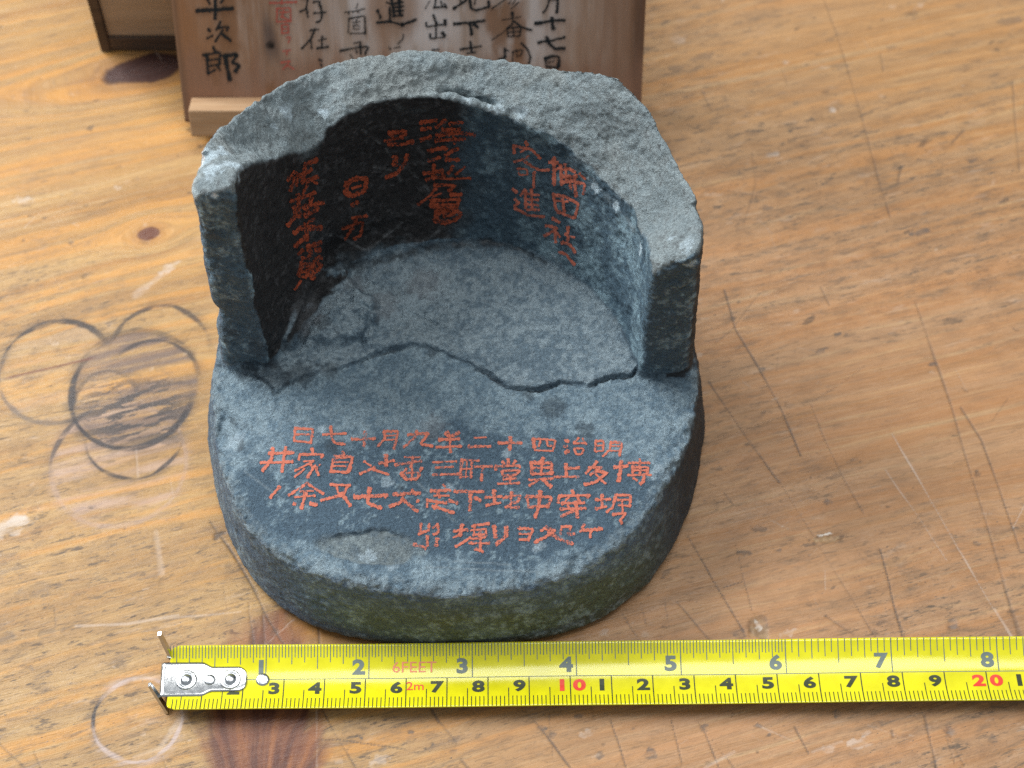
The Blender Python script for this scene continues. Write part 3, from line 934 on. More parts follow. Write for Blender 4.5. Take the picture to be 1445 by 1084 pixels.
    top = wallz * sstep(0.62, 0.30, zt_ - z + 0.25 * fbm(p, 1.0, 4, 81)) * sstep(0.0, 0.3, N[:, 2] + 0.1 * fbm(p, 2, 2, 82)) * sstep(-0.03, 0.05, f + 0.03 * fbm(p, 2.2, 4, 85)) * (1 - sstep(0.62, 0.85, -N[:, 1]) * (y < 0.3))
    inward = -(N[:, 0] * x + N[:, 1] * y) / np.maximum(r, 1e-6)
    inner = wallz * sstep(0.25, 0.6, inward) * (1 - top) * (np.abs(y) > 0)
    endf = wallz * sstep(0.5, 0.8, -N[:, 1]) * (y < 0.6) * (r > 4.2) * (1 - top) * (1 - inner)
    ledge = sstep(0.55, 0.85, N[:, 2] + 0.15 * fbm(p, 1.8, 4, 83)) * sstep(TZ + 1.0, TZ + 0.5, z + 0.15 * fbm(p, 1.5, 3, 84)) * (1 - top)
    inner = inner * (1 - ledge)
    ysh = y - crack_y(x) - 0.13 * fbm((x, y, z * 0), 1.6, 6, 9, 0.62)
    back = ledge * sstep(-0.05, 0.1, ysh)
    side = sstep(0.75, 0.45, N[:, 2]) * (r > 5.2) * ((z < TZ + 0.2) | (inward < -0.4)) * 1.0
    # relief: rough broken clay on top, calmer worked faces elsewhere
    n1, n2, n3 = fbm(p, 1.6, 4, 91), fbm(p, 4.5, 4, 92), fbm(p, 9.0, 3, 93)
    rough = 0.022 + 0.016 * top + 0.034 * endf + 0.012 * back + 0.026 * inner
    D = rough * (0.5 * n1 + 0.65 * n2 + 0.45 * n3) + 0.06 * top * fbm((x * .7, y * .7, z * 1.5), 1.0, 3, 97)
    rim_band = sstep(0.45, 0.1, np.abs(r - per_interp(th, ta, ra)) + np.abs(z - TZ)) * (y < 0)
    D += 0.045 * rim_band * n2
    pit = np.clip(fbm(p, 3.2, 3, 94) - 0.55, 0, 1)
    D -= 0.10 * pit * (0.4 + 0.5 * top + 0.7 * back)
    # brushed horizontal tool marks on the end faces and round the rim of the disc
    D += 0.012 * endf * fbm((x * 0.5, y * 0.5, z * 7), 1.0, 3, 95)
    D += 0.010 * side * fbm((th * 0.05, r * 0, z * 6), 1.0, 3, 96)
    # a few hair cracks with raised lime on the dark inner wall
    bvh = BVHTree.FromPolygons([tuple(v) for v in V], [tuple(map(int, f)) for f in Q])

    def trace(pts):
        out = []
        for q in densify(pts, 6):
            hit = bvh.ray_cast(Vector(EYE), Vector(ray(*q)).normalized())[0]
            if hit is not None:
                out.append(np.array(hit))
        return np.array(out)
    seams = [[(505, 178), (540, 205), (565, 232), (590, 252), (605, 268)], [(528, 236), (545, 238), (558, 244), (566, 256)], [(465, 332), (478, 333), (495, 342), (512, 352), (520, 352)], [(520, 352), (545, 332), (568, 313)],
             [(585, 345), (605, 337), (620, 325)], [(775, 355), (790, 372), (805, 390)], [(640, 345), (690, 342), (735, 352)]]
    sm = np.zeros(len(V))
    for q in seams:
        d = line_dist3(V, trace(q)) + 0.06 * n2 + 0.04 * n3
        sm = np.maximum(sm, sstep(0.060, 0.005, d) * np.clip(0.55 + 1.1 * n2 + 0.4 * n3, 0, 1))
    jn = np.zeros(len(V))
    for q, w in (([(400, 492), (415, 470), (440, 410), (462, 380), (485, 376), (515, 373), (545, 366), (567, 360), (600, 350), (640, 346), (690, 342)], 0.10), ([(690, 342), (735, 352), (770, 372)], 0.05), ([(386, 515), (380, 480), (362, 400)], 0.12)):
        d = line_dist3(V, trace(q)) + 0.06 * n2 + 0.03 * n3
        jn = np.maximum(jn, sstep(w * 1.6, w * 0.2, d) * np.clip(0.8 + 0.6 * n2, 0, 1))
    D -= 0.05 * jn
    D += 0.03 * sm
    V = V + N * D[:, None]
    V[:, 2] = np.maximum(V[:, 2], 0.0)

    bvh = BVHTree.FromPolygons([tuple(v) for v in V], [tuple(map(int, f)) for f in Q])
    # clay colours, some light and shade painted in: slate-blue skin, dusty wear, fresh breaks, lime, soot
    def C(*q):
        return np.array(q, np.float64)[None]
    m1 = fbm(p, 0.55, 4, 101)[:, None]; m2 = 0.75 * fbm(p, 1.3, 6, 102, 0.68)[:, None]; m3 = fbm(p, 7.5, 3, 103, 0.75)[:, None]; m4 = fbm(p, 11, 2, 104)[:, None]
    slate, dusty, pale, soot = C(.070, .120, .165), C(.195, .285, .345), C(.27, .315, .325), C(.025, .024, .0245)
    col = lerp(slate, dusty, sstep(-0.45, 0.7, 0.6 * m2 + 0.5 * m3 + 0.25 * m1))
    # ledge: a smooth dark slick under the writing, dustier round it
    c = on_z(640, 705, TZ)
    ell = np.hypot((x - c[0]) / 5.0, (y - c[1]) / 2.1)[:, None] + 0.28 * m1 + 0.28 * m2
    slick = sstep(1.12, 0.7, ell) * (ledge * (1 - back))[:, None]
    col = lerp(col, lerp(C(.068, .116, .160), C(.21, .30, .35), sstep(0.10, 0.55, 0.55 * m2 + 0.6 * m3)), slick)
    out = (1 - sstep(1.05, 0.8, ell)) * (ledge * (1 - back))[:, None]
    col = lerp(col, lerp(C(.115, .182, .235), C(.245, .335, .385), sstep(-0.4, 0.5, 0.5 * m2 + 0.6 * m3)), out)
    col = lerp(col, lerp(C(.120, .178, .222), C(.255, .33, .37), sstep(-0.5, 0.5, 0.5 * m2 + 0.7 * m3 + 0.3 * m1)), back[:, None])
    c = on_z(525, 772, TZ)
    dip = sstep(1.05, 0.8, np.hypot((x - c[0] + 0.5 * (y - c[1])) / 1.45, (y - c[1]) / 0.45) + 0.3 * fbm((x, y, z * 0), 1.2, 4, 15))[:, None] * (ledge * (1 - back))[:, None]
    col = lerp(col, C(.19, .225, .225), 0.75 * dip * np.clip(0.8 + 0.5 * m3, 0, 1))
    # outer side of the disc: bluish with the tape's olive bounce light painted over the front
    olive = sstep(-125, -95, th) * sstep(-25, -50, th) * side * (z < TZ + 0.1)
    col = lerp(col, lerp(C(.055, .088, .125), C(.155, .215, .25), sstep(-0.2, 0.8, 0.7 * m2 + 0.5 * m3)), side[:, None])
    col = lerp(col, lerp(C(.060, .074, .044), C(.165, .205, .19), sstep(-0.15, 0.7, 0.5 * m2 + 0.7 * m3)), (olive * np.clip(0.75 + 0.6 * m1[:, 0], 0, 1) * sstep(TZ - 0.3, TZ - 1.3, z + 0.3 * m2[:, 0]))[:, None])
    dark_r = side * sstep(-55, -20, th) * sstep(150, 100, th)  # right side painted darker, as the shade turned away from the window
    col = lerp(col, lerp(C(.028, .03, .032), C(.075, .08, .08), sstep(0.1, 0.9, m2 + 0.5 * m3)), 0.85 * dark_r[:, None])
    # inner wall: sooty on the left half, slate to the right
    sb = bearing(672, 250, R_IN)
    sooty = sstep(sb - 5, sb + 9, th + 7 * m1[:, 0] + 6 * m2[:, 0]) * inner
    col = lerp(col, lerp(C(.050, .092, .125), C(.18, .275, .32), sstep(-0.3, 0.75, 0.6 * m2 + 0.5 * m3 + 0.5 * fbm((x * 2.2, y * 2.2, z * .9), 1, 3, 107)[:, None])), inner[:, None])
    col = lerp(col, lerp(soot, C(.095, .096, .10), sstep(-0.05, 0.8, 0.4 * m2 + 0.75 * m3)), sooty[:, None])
    col = lerp(col, lerp(C(.048, .085, .115), C(.19, .275, .315), sstep(0.0, 0.8, 0.5 * m2 + 0.6 * m3 + 0.3 * fbm((x * .5, y * .5, z * 1.6), 1, 3, 105)[:, None])), endf[:, None])
    # fresh pale break along the top
    brk = lerp(lerp(C(.235, .295, .315), C(.315, .375, .385), sstep(-0.5, 0.6, 0.6 * m2 + 0.5 * m3)), C(.255, .265, .24), 0.4 * sstep(0.05, 0.7, m1 + 0.4 * m2))
    brk = lerp(brk, C(.13, .15, .16), 0.7 * sstep(0.35, 0.8, m3 + 0.3 * m2))
    col = lerp(col, brk, top[:, None])
    # pale chipped arrises
    edge = sstep(0.10, 0.75, rim_band[:, None] * (0.75 + 0.9 * m3))
    col = lerp(col, C(.23, .29, .315), 0.42 * edge * (N[:, 2:3] > 0.2))
    # bluish-white lime bloom at a few places
    def bloom(px, py, rad, zz=None, cyl=None, k=0.9, s=0):
        nonlocal col
        hit = bvh.ray_cast(Vector(EYE), Vector(ray(px, py)).normalized())[0]
        if hit is None:
            return
        c = np.array(hit)
        d = np.sqrt(((V - c) ** 2).sum(1))[:, None] / rad + 0.55 * m3 + 0.3 * m4
        col = lerp(col, C(.50, .62, .68), k * sstep(1.0, 0.55, d))
    for px, py, rad, R in ((292, 220, .32, 6.0), (316, 213, .20, 5.6), (328, 232, .26, 5.3), (336, 245, .22, 5.1), (405, 158, .22, 5.6), (386, 178, .10, 5.2), (300, 236, .3, 6.0), (455, 158, .14, 5.3), (302, 275, .10, 5.9), (968, 345, .22, 5.7), (948, 335, .16, 5.4), (975, 372, .16, 5.9), (905, 350, .18, 4.9), (870, 290, .16, 4.9), (840, 262, .22, 4.9), (700, 152, .22, 4.9), (735, 160, .2, 4.95), (655, 140, .15, 4.9)):
        bloom(px, py, rad, cyl=R, k=0.65 if px > 600 else 0.95)
    for px, py, rad in ((520, 783, .22), (553, 800, .18), (635, 690, .22), (545, 680, .20), (715, 640, .15), (930, 660, .20), (920, 670, .16), (455, 605, .14), (760, 772, .2), (330, 625, .35), (545, 640, .15)):
        bloom(px, py, rad * 0.85, zz=TZ, k=0.42)
    # grimy hollows along the break on the left and under the spall, dust-brown rubs on the floor
    def grime(px, py, rad, tint, k):
        nonlocal col
        hit = bvh.ray_cast(Vector(EYE), Vector(ray(px, py)).normalized())[0]
        if hit is None:
            return
        d = np.sqrt(((V - np.array(hit)) ** 2).sum(1))[:, None] / rad + 0.45 * m2 + 0.45 * m3
        col = lerp(col, C(*tint), k * sstep(1.05, 0.5, d))
    for px, py, rad in ((345, 527, .35), (385, 530, .45), (425, 528, .40), (465, 522, .28), (375, 490, .5), (395, 470, .4), (430, 470, .25), (455, 455, .22), (610, 500, .15), (745, 556, .2), (870, 452, .14), (780, 575, .35), (825, 605, .3), (450, 345, .6), (500, 370, .4), (690, 340, .18), (962, 335, .12), (330, 595, .2), (340, 630, .18), (565, 688, .12), (320, 470, .3), (300, 330, .25), (470, 630, .2)):
        grime(px, py, rad, (.032, .042, .050), 0.5)
    for px, py, rad in ((430, 440, .5), (540, 430, .5), (600, 400, .6), (500, 400, .4), (610, 600, .4)):
        grime(px, py, rad, (.22, .23, .24), 0.4)
    crk = sstep(0.05, 0.01, np.abs(ysh + 0.02)) * np.clip(0.5 + 1.0 * fbm((x, y, z * 0), 1.1, 4, 44), 0, 1) * ledge * (np.abs(x) < 5.5)
    col = lerp(col, C(.018, .02, .024), 0.9 * crk[:, None])
    col = lerp(col, C(.022, .025, .028), 0.8 * jn[:, None])
    col = lerp(col, C(.34, .36, .37), 0.65 * sm[:, None])
    # thin scored lines on the slick
    for pts in ([(600, 800), (680, 804), (760, 806)], [(640, 792), (720, 796)], [(345, 665), (385, 695), (400, 706)], [(560, 655), (600, 690), (640, 735)]):
        d = poly_dist(x, y, np.array([on_z(*q, TZ)[:2] for q in pts]))
        col = lerp(col, C(.24, .30, .33), (0.6 * sstep(0.03, 0.008, d) * ledge)[:, None])
    alpha = np.clip(0.9 * (1 - top) * (1 - 0.8 * sooty) * (1 - 0.55 * slick[:, 0]), 0.05, 1)
    gain = 1 + 0.30 * ledge + (0.70 + 0.30 * (x < 0)) * endf + 1.15 * side * (1 - dark_r) + (0.35 + 0.45 * sstep(60, 25, th)) * inner * (1 - sooty) + 0.14 * top  # tint gain by region; light on the inner wall's right end painted in
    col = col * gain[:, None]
    grey = col @ np.array([0.30, 0.55, 0.15])
    col = lerp(col, grey[:, None] * C(.97, 1.0, 1.03), 0.06)
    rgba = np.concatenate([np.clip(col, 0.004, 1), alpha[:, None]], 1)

    N2 = vnormals(V, Q)
    root = empty("roof_tile", "broken grey clay roof tile end with red brush writing, standing upright on the table", "roof tile")
    cen = V[Q].mean(1)
    isw = (cen[:, 2] > TZ + 0.42) & (np.hypot(cen[:, 0], cen[:, 1]) > 3.4) & (cen[:, 1] > -0.7)
    parts = {}
    for name, sel in (("disc", ~isw), ("curved_wall", isw)):
        q = Q[sel]
        ids, inv = np.unique(q, return_inverse=True)
        o = mesh_from(name, V[ids], inv.reshape(q.shape), M_STONE, root)
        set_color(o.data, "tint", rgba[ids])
        o.data.normals_split_custom_set_from_vertices([tuple(n) for n in N2[ids]])
        parts[name] = o
    parts["disc"]["label"] = "round base with a worn slate blue ledge"
    parts["curved_wall"]["label"] = "curved broken wall, pale along its fresh break and sooty inside on the left"
    return root, parts, bvh


TILE, TILE_PARTS, TILE_BVH = build_tile()

# ------------------------------------------------------------------ brush writing
def ribbon(pts, w, step):
    """A brush stroke as a strip of points (plan coordinates): a list of rows of 5 points."""
    p = densify(pts, step)
    if len(p) >= 4:
        for _ in range(2):
            q = p.copy()
            q[1:-1] = (p[:-2] + 2 * p[1:-1] + p[2:]) / 4
            p = q
    d = np.gradient(p, axis=0)
    d /= np.maximum(np.linalg.norm(d, axis=1), 1e-9)[:, None]
    p = np.concatenate([[p[0] - d[0] * w * 0.28], p, [p[-1] + d[-1] * w * 0.22]])
    d = np.concatenate([[d[0]], d, [d[-1]]])
    n = np.stack([-d[:, 1], d[:, 0]], 1)
    t = np.linspace(0, 1, len(p))
    prof = 1.06 - 0.28 * np.sin(np.pi * t) * (len(p) > 6) - 0.10 * t
    jit = 1 + 0.24 * rng.normal(size=(len(p), 2))
    prof[0] *= 0.55; prof[-1] *= 0.5
    rows = []
    for i in range(len(p)):
        a = p[i] + n[i] * w * 0.5 * prof[i] * jit[i, 0]
        b = p[i] - n[i] * w * 0.5 * prof[i] * jit[i, 1]
        rows.append([a + (b - a) * s for s in (0, .25, .5, .75, 1)])
    return rows


def write(name, strokes, proj, mat, parent, s, x0, y0, lift=0.012, wk=1.0, label=None):
    verts, faces = [], []
    for k, st in enumerate(strokes):
        w, pts = st[0], st[1:]
        if len(pts) == 1:
            pts = (pts[0], (pts[0][0] + w * .3, pts[0][1] + w * .15))
        pp = [np.array([x0 + a / s, y0 + b / s]) for a, b in pts]
        rows = ribbon(pp, wk * w / s, 1.6)
        base = len(verts)
        ok = True
        buf = []
        for row in rows:
            for q in row:
                v = proj(q[0], q[1], lift + 0.0012 * (k % 9))
                if v is None:
                    ok = False
                    break
                buf.append(v)
        if not ok:
            continue
        verts += buf
        for i in range(len(rows) - 1):
            for j in range(4):
                a = base + i * 5 + j
                faces.append((a, a + 5, a + 6, a + 1))
    o = mesh_from(name, np.array(verts), np.array(faces, dtype=np.int32), mat, parent)
    if label:
        o["label"] = label
    return o


def to_tile(x, y, lift):
    d = Vector(ray(x, y)).normalized()
    hit, nrm, _, dist = TILE_BVH.ray_cast(Vector(EYE), d)
    if hit is None:
        return None
    return np.array(hit) - np.array(d) * lift


ROW1_A = [(18, (190, 70), (180, 170)), (18, (190, 75), (320, 80), (300, 185)), (14, (195, 120), (290, 118)), (16, (185, 165), (295, 178)),
          (16, (390, 120), (560, 112)), (18, (447, 60), (455, 150), (480, 185), (550, 190)),
          (20, (600, 155), (770, 148)), (22, (700, 100), (690, 205)),
          (18, (835, 95), (840, 150), (790, 210)), (18, (835, 98), (940, 95), (910, 225)), (10, (850, 130), (925, 125)), (10, (850, 160), (920, 155)),
          (20, (1010, 120), (1160, 110), (1100, 190), (1190, 205)), (16, (1075, 90), (1060, 140), (975, 215)),
          (28, (1285, 110), (1310, 130)), (26, (1380, 105), (1330, 130)), (20, (1235, 158), (1385, 152)), (18, (1215, 212), (1400, 205)), (20, (1310, 120), (1320, 250))]
ROW2_A = [(28, (312, 225), (315, 260)), (18, (225, 265), (215, 305)), (18, (225, 265), (395, 265), (380, 290)), (12, (250, 315), (325, 310)), (14, (320, 315), (185, 385)), (14, (255, 370), (185, 430)), (18, (295, 330), (320, 365), (275, 435)), (24, (330, 350), (360, 415)), (10, (375, 335), (340, 365)),
          (16, (535, 245), (545, 270)), (20, (475, 275), (445, 395)), (22, (475, 280), (610, 285), (575, 395)), (12, (475, 320), (575, 320)), (12, (470, 350), (560, 350)), (20, (445, 388), (570, 395)),
          (26, (850, 270), (850, 350)), (18, (800, 330), (910, 310)), (16, (690, 315), (740, 350)), (18, (660, 405), (770, 360)), (16, (740, 370), (870, 412)), (14, (780, 380), (830, 400)),
          (18, (915, 340), (1110, 310)), (20, (1050, 280), (1030, 360)), (12, (985, 285), (1100, 285)), (16, (1000, 370), (960, 410)), (22, (960, 400), (1000, 450), (1080, 440), (1110, 360)), (16, (1040, 370), (1040, 430)), (14, (1000, 400), (1090, 395)),
          (14, (1190, 322), (1365, 315)), (14, (1210, 362), (1340, 355)), (16, (1190, 412), (1380, 408))]
ROW2_I = [(16, (385, 310), (520, 305)), (14, (340, 360), (515, 355)), (18, (405, 280), (400, 340), (350, 405)), (16, (475, 275), (455, 410))]
ROW3_A = [(22, (75, 500), (5, 580)),
          (18, (280, 470), (140, 565)), (18, (280, 480), (395, 552)), (14, (185, 575), (335, 565)), (12, (225, 535), (320, 530)), (24, (265, 545), (235, 660)), (28, (180, 625)), (28, (300, 625), (345, 630)),
          (18, (445, 485), (590, 490)), (20, (570, 490), (540, 560)), (16, (490, 490), (500, 550), (540, 545)), (20, (525, 560), (375, 600)), (24, (540, 565), (590, 640)),
          (26, (620, 575), (860, 562)), (26, (730, 510), (715, 620), (815, 655)),
          (22, (905, 555), (1100, 545)), (16, (1040, 520), (1070, 560)), (24, (985, 545), (960, 610), (875, 645)), (22, (965, 590), (1080, 680)), (24, (1080, 600)),
          (14, (1265, 485), (1280, 500)), (20, (1175, 530), (1320, 525)), (22, (1230, 540), (1240, 580)), (14, (1200, 565), (1310, 565)), (16, (1150, 590), (1150, 650)), (20, (1160, 600), (1290, 620)), (22, (1310, 600), (1370, 620)), (22, (1190, 640), (1345, 690)), (20, (1230, 610), (1200, 660))]
ROW4_A = [(20, (1110, 770), (1090, 850)), (20, (1095, 840), (1160, 820), (1165, 770)), (14, (1220, 775), (1190, 800)), (18, (1225, 770), (1235, 830), (1195, 850)), (22, (1150, 860), (1150, 930)), (22, (1050, 920), (1140, 945)), (26, (1220, 880), (1215, 930))]
ROW1_B = [(12, (145, 90), (230, 85)), (18, (105, 150), (260, 150)), (18, (315, 125), (480, 125)), (22, (400, 85), (395, 175)),
          (22, (560, 95), (570, 160)), (14, (560, 95), (720, 105), (700, 170)), (14, (610, 110), (600, 150)), (14, (655, 105), (660, 150), (690, 145)), (12, (570, 175), (700, 182)),
          (18, (785, 105), (810, 115)), (16, (775, 150), (800, 150)), (18, (785, 195), (810, 180)), (14, (880, 90), (840, 130), (920, 125)), (12, (905, 95), (935, 135)), (14, (850, 165), (860, 205), (900, 205), (920, 165), (850, 165)),
          (14, (1000, 110), (995, 185)), (14, (1000, 112), (1055, 110), (1050, 180)), (10, (1005, 145), (1045, 142)), (12, (1000, 185), (1050, 180)), (16, (1105, 115), (1100, 170), (1050, 220)), (18, (1105, 118), (1185, 125), (1165, 215)), (10, (1110, 145), (1170, 150)), (10, (1105, 180), (1165, 180))]
ROW2_B = [(20, (60, 240), (45, 370)), (14, (60, 245), (180, 250)), (18, (130, 250), (120, 370)), (10, (95, 250), (85, 370)), (10, (55, 310), (130, 305)), (10, (55, 365), (120, 360)), (18, (150, 290), (270, 290)), (20, (205, 290), (195, 390)),
          (22, (385, 240), (385, 285)), (16, (345, 255), (355, 275)), (16, (435, 250), (420, 275)), (18, (300, 285), (295, 315)), (16, (300, 290), (470, 285), (465, 300)), (16, (340, 325), (345, 355), (435, 350), (470, 320), (345, 322)), (18, (400, 360), (395, 410)), (16, (350, 380), (440, 375)), (14, (310, 412), (465, 408)),
          (20, (630, 230), (620, 260)), (22, (545, 260), (550, 345)), (24, (545, 265), (690, 265), (690, 345)), (16, (550, 300), (680, 300)), (18, (620, 260), (615, 350)), (16, (550, 345), (690, 340)), (16, (530, 385), (700, 375)), (16, (610, 380), (530, 425)), (26, (630, 385), (685, 435)),
          (24, (790, 275), (795, 355)), (18, (800, 305), (885, 300)), (16, (710, 362), (880, 362)),
          (18, (1010, 258), (930, 340)), (16, (950, 300), (1045, 295), (960, 350)), (22, (1000, 320), (1080, 335), (1000, 400), (920, 418)), (14, (1000, 345), (1030, 370)), (16, (1040, 390), (1070, 410)),
          (20, (1130, 295), (1225, 288)), (26, (1180, 255), (1160, 395)), (16, (1230, 265), (1380, 265)), (18, (1310, 240), (1310, 340)), (16, (1255, 295), (1260, 340)), (16, (1255, 295), (1370, 295), (1360, 340)), (14, (1255, 318), (1360, 318)), (14, (1225, 352), (1390, 350)), (22, (1340, 345), (1335, 400), (1310, 410)), (16, (1265, 370), (1290, 390))]
ROW3_B = [(20, (5, 465), (210, 468)), (24, (120, 480), (115, 600)), (22, (150, 510), (190, 530)),
          (18, (225, 510), (340, 500)), (26, (285, 460), (290, 550)), (18, (230, 565), (330, 545)), (18, (410, 470), (400, 560)), (18, (350, 510), (475, 490), (450, 540), (415, 545)), (20, (365, 575), (460, 580)),
          (20, (515, 500), (530, 580)), (20, (515, 500), (690, 505), (660, 580)), (18, (535, 575), (660, 570)), (24, (610, 465), (600, 560), (575, 650)),
          (20, (835, 460), (840, 490)), (20, (745, 495), (735, 545)), (18, (745, 498), (965, 492), (940, 510)), (16, (810, 505), (780, 540)), (18, (870, 505), (890, 540)), (18, (760, 550), (920, 545)), (18, (750, 590), (930, 585)), (26, (860, 540), (870, 650)), (18, (850, 600), (755, 640)), (14, (800, 565), (830, 600)),
          (18, (1000, 525), (1105, 520)), (20, (1045, 490), (1045, 580)), (18, (1000, 590), (1075, 570)), (18, (1145, 490), (1245, 492), (1240, 575)), (18, (1140, 490), (1120, 580), (1075, 610)), (12, (1150, 525), (1230, 525)), (14, (1160, 560), (1230, 570)), (14, (1185, 530), (1190, 610)), (18, (1120, 630), (1215, 615), (1170, 670), (1185, 692))]
ROW4_B = [(18, (0, 745), (100, 735)), (24, (60, 700), (45, 780)), (16, (0, 790), (50, 770)), (18, (15, 855), (120, 790)), (18, (130, 710), (250, 690)), (14, (150, 700), (140, 780)), (12, (120, 740), (230, 730)), (16, (230, 745), (225, 790), (130, 800)), (16, (110, 830), (255, 830)), (20, (185, 740), (190, 890)), (18, (150, 870), (210, 890)), (14, (150, 770), (230, 770)),
          (26, (285, 710), (295, 790)), (26, (370, 715), (370, 780), (300, 840)), (18, (455, 725), (560, 730), (525, 810)), (14, (460, 765), (535, 765)), (18, (465, 805), (530, 808)),
          (20, (660, 715), (615, 745)), (20, (650, 730), (720, 740), (640, 790), (570, 825)), (26, (670, 750), (740, 800), (840, 835)), (16, (760, 710), (750, 770)), (18, (760, 715), (830, 710), (800, 770), (850, 765)),
          (18, (920, 700), (890, 750)), (22, (915, 740), (1045, 728)), (20, (965, 740), (960, 790))]
WALL_E1 = [(20, (205, 100), (215, 125)), (20, (125, 125), (125, 180)), (16, (130, 130), (240, 150), (310, 215)), (12, (170, 170), (210, 150)), (14, (125, 240), (180, 225), (230, 200)), (16, (180, 220), (260, 280), (320, 300), (370, 295)), (12, (150, 285), (160, 330), (220, 330), (215, 290), (155, 285)), (16, (265, 310), (260, 420)),
           (20, (115, 430), (145, 450)), (16, (130, 500), (165, 530), (125, 545)), (16, (130, 560), (220, 610), (335, 622)), (16, (200, 430), (170, 475)), (18, (205, 440), (205, 560)), (16, (245, 430), (250, 570)), (14, (210, 460), (300, 470)), (14, (215, 500), (295, 505)), (14, (215, 535), (295, 540)), (14, (215, 570), (300, 575))]
WALL_E2 = [(18, (370, 240), (430, 245)), (22, (405, 210), (405, 400)), (16, (445, 280), (395, 300)), (18, (450, 260), (455, 400)), (18, (480, 255), (490, 380)), (18, (455, 290), (500, 290)), (18, (510, 290), (550, 310)), (24, (450, 340), (560, 340)), (22, (460, 380), (540, 370)), (20, (545, 350), (555, 480)), (16, (560, 385), (615, 390), (605, 465)), (14, (580, 320), (620, 360)), (18, (510, 340), (520, 430)),
           (18, (400, 470), (415, 570), (430, 590)), (18, (395, 465), (480, 480), (570, 530), (545, 630)), (16, (460, 480), (475, 600)), (12, (410, 510), (500, 515)), (18, (440, 590), (540, 630)),
           (22, (395, 630), (440, 660)), (16, (345, 680), (430, 700), (335, 755)), (18, (405, 700), (415, 800)), (16, (420, 730), (445, 760)), (18, (500, 690), (500, 790)), (14, (480, 740), (545, 765)), (18, (455, 800), (510, 810), (550, 870)), (18, (440, 865), (485, 880), (545, 955))]
WALL_D1 = [(28, (440, 140), (580, 120)), (26, (450, 200), (530, 185)), (28, (445, 285), (530, 260)), (28, (650, 115), (575, 180)), (26, (690, 150), (800, 135)), (28, (630, 200), (780, 195)), (30, (580, 250), (700, 235)), (28, (700, 215), (905, 245)), (24, (570, 290), (820, 280)), (24, (720, 210), (735, 320)),
           (28, (510, 385), (640, 350), (665, 365)), (26, (760, 360), (650, 415)), (24, (510, 465), (610, 435)), (26, (660, 455), (770, 455)),
           (28, (470, 570), (600, 555)), (30, (560, 500), (550, 620)), (24, (490, 625), (580, 600)), (24, (620, 540), (640, 600)), (22, (720, 510), (680, 575)), (18, (820, 515), (740, 580)), (18, (600, 605), (690, 620), (870, 610)),
           (24, (560, 670), (740, 672), (680, 720)), (18, (575, 700), (500, 780), (415, 840)), (16, (540, 770), (620, 740)), (28, (700, 750), (790, 750)), (24, (540, 800), (530, 860)), (22, (540, 805), (780, 790), (740, 860)), (20, (560, 840), (750, 835)), (16, (630, 800), (640, 860)), (18, (530, 862), (760, 858)),
           (34, (580, 900), (570, 970), (640, 990), (740, 970), (790, 910), (700, 885), (580, 905)), (22, (640, 940), (740, 915))]
WALL_D2 = [(34, (175, 225), (320, 215), (280, 265)), (24, (140, 300), (280, 265)), (26, (190, 220), (220, 290)), (28, (170, 325), (290, 325), (380, 300)), (44, (225, 435), (225, 500)), (30, (330, 415), (310, 490), (240, 570), (150, 612))]
WALL_C1 = [(22, (400, 440), (390, 490), (430, 510), (500, 480), (515, 410), (450, 410), (395, 440)), (14, (430, 465), (480, 450)), (24, (430, 560), (460, 545)), (14, (430, 635), (515, 620)), (16, (460, 630), (440, 665)), (14, (375, 695), (490, 655), (480, 730), (440, 755)), (14, (430, 690), (390, 755))]
WALL_C2 = [(24, (230, 305), (165, 330)), (22, (110, 375), (65, 420)), (18, (100, 400), (80, 480)), (18, (200, 360), (120, 400)), (18, (160, 340), (150, 430)), (18, (235, 400), (140, 430)), (16, (190, 410), (230, 440)), (16, (180, 430), (150, 500)), (16, (130, 400), (110, 450)),
           (16, (80, 540), (130, 525)), (18, (220, 490), (120, 530)), (20, (125, 500), (130, 630)), (20, (200, 520), (180, 600)), (20, (265, 545), (150, 575)), (18, (100, 570), (110, 620), (65, 680)), (22, (230, 590), (160, 620)), (20, (165, 560), (170, 630)), (16, (210, 560), (240, 580)),
           (14, (215, 640), (160, 670)), (24, (140, 690), (100, 720)), (26, (190, 690), (255, 690)), (20, (165, 670), (175, 760)), (22, (170, 740), (105, 795)),
           (24, (250, 770), (180, 800)), (22, (180, 790), (195, 840), (175, 865)), (22, (225, 815), (250, 812)), (16, (150, 815), (125, 840)),
           (18, (155, 860), (140, 890)), (22, (140, 905), (125, 960)), (22, (140, 905), (190, 895), (180, 960)), (18, (130, 940), (185, 930)), (14, (130, 965), (170, 970)), (22, (250, 855), (215, 880), (205, 980)), (18, (215, 890), (260, 900), (225, 935)), (12, (140, 990), (105, 1040))]


def join_rows(*groups):
    """Brings strokes traced on different enlargements to photo pixels."""
    out = []
    for st, x0, y0, s in groups:
        for w, *pts in st:
            out.append((w / s, *[(x0 + a / s, y0 + b / s) for a, b in pts]))
    return out


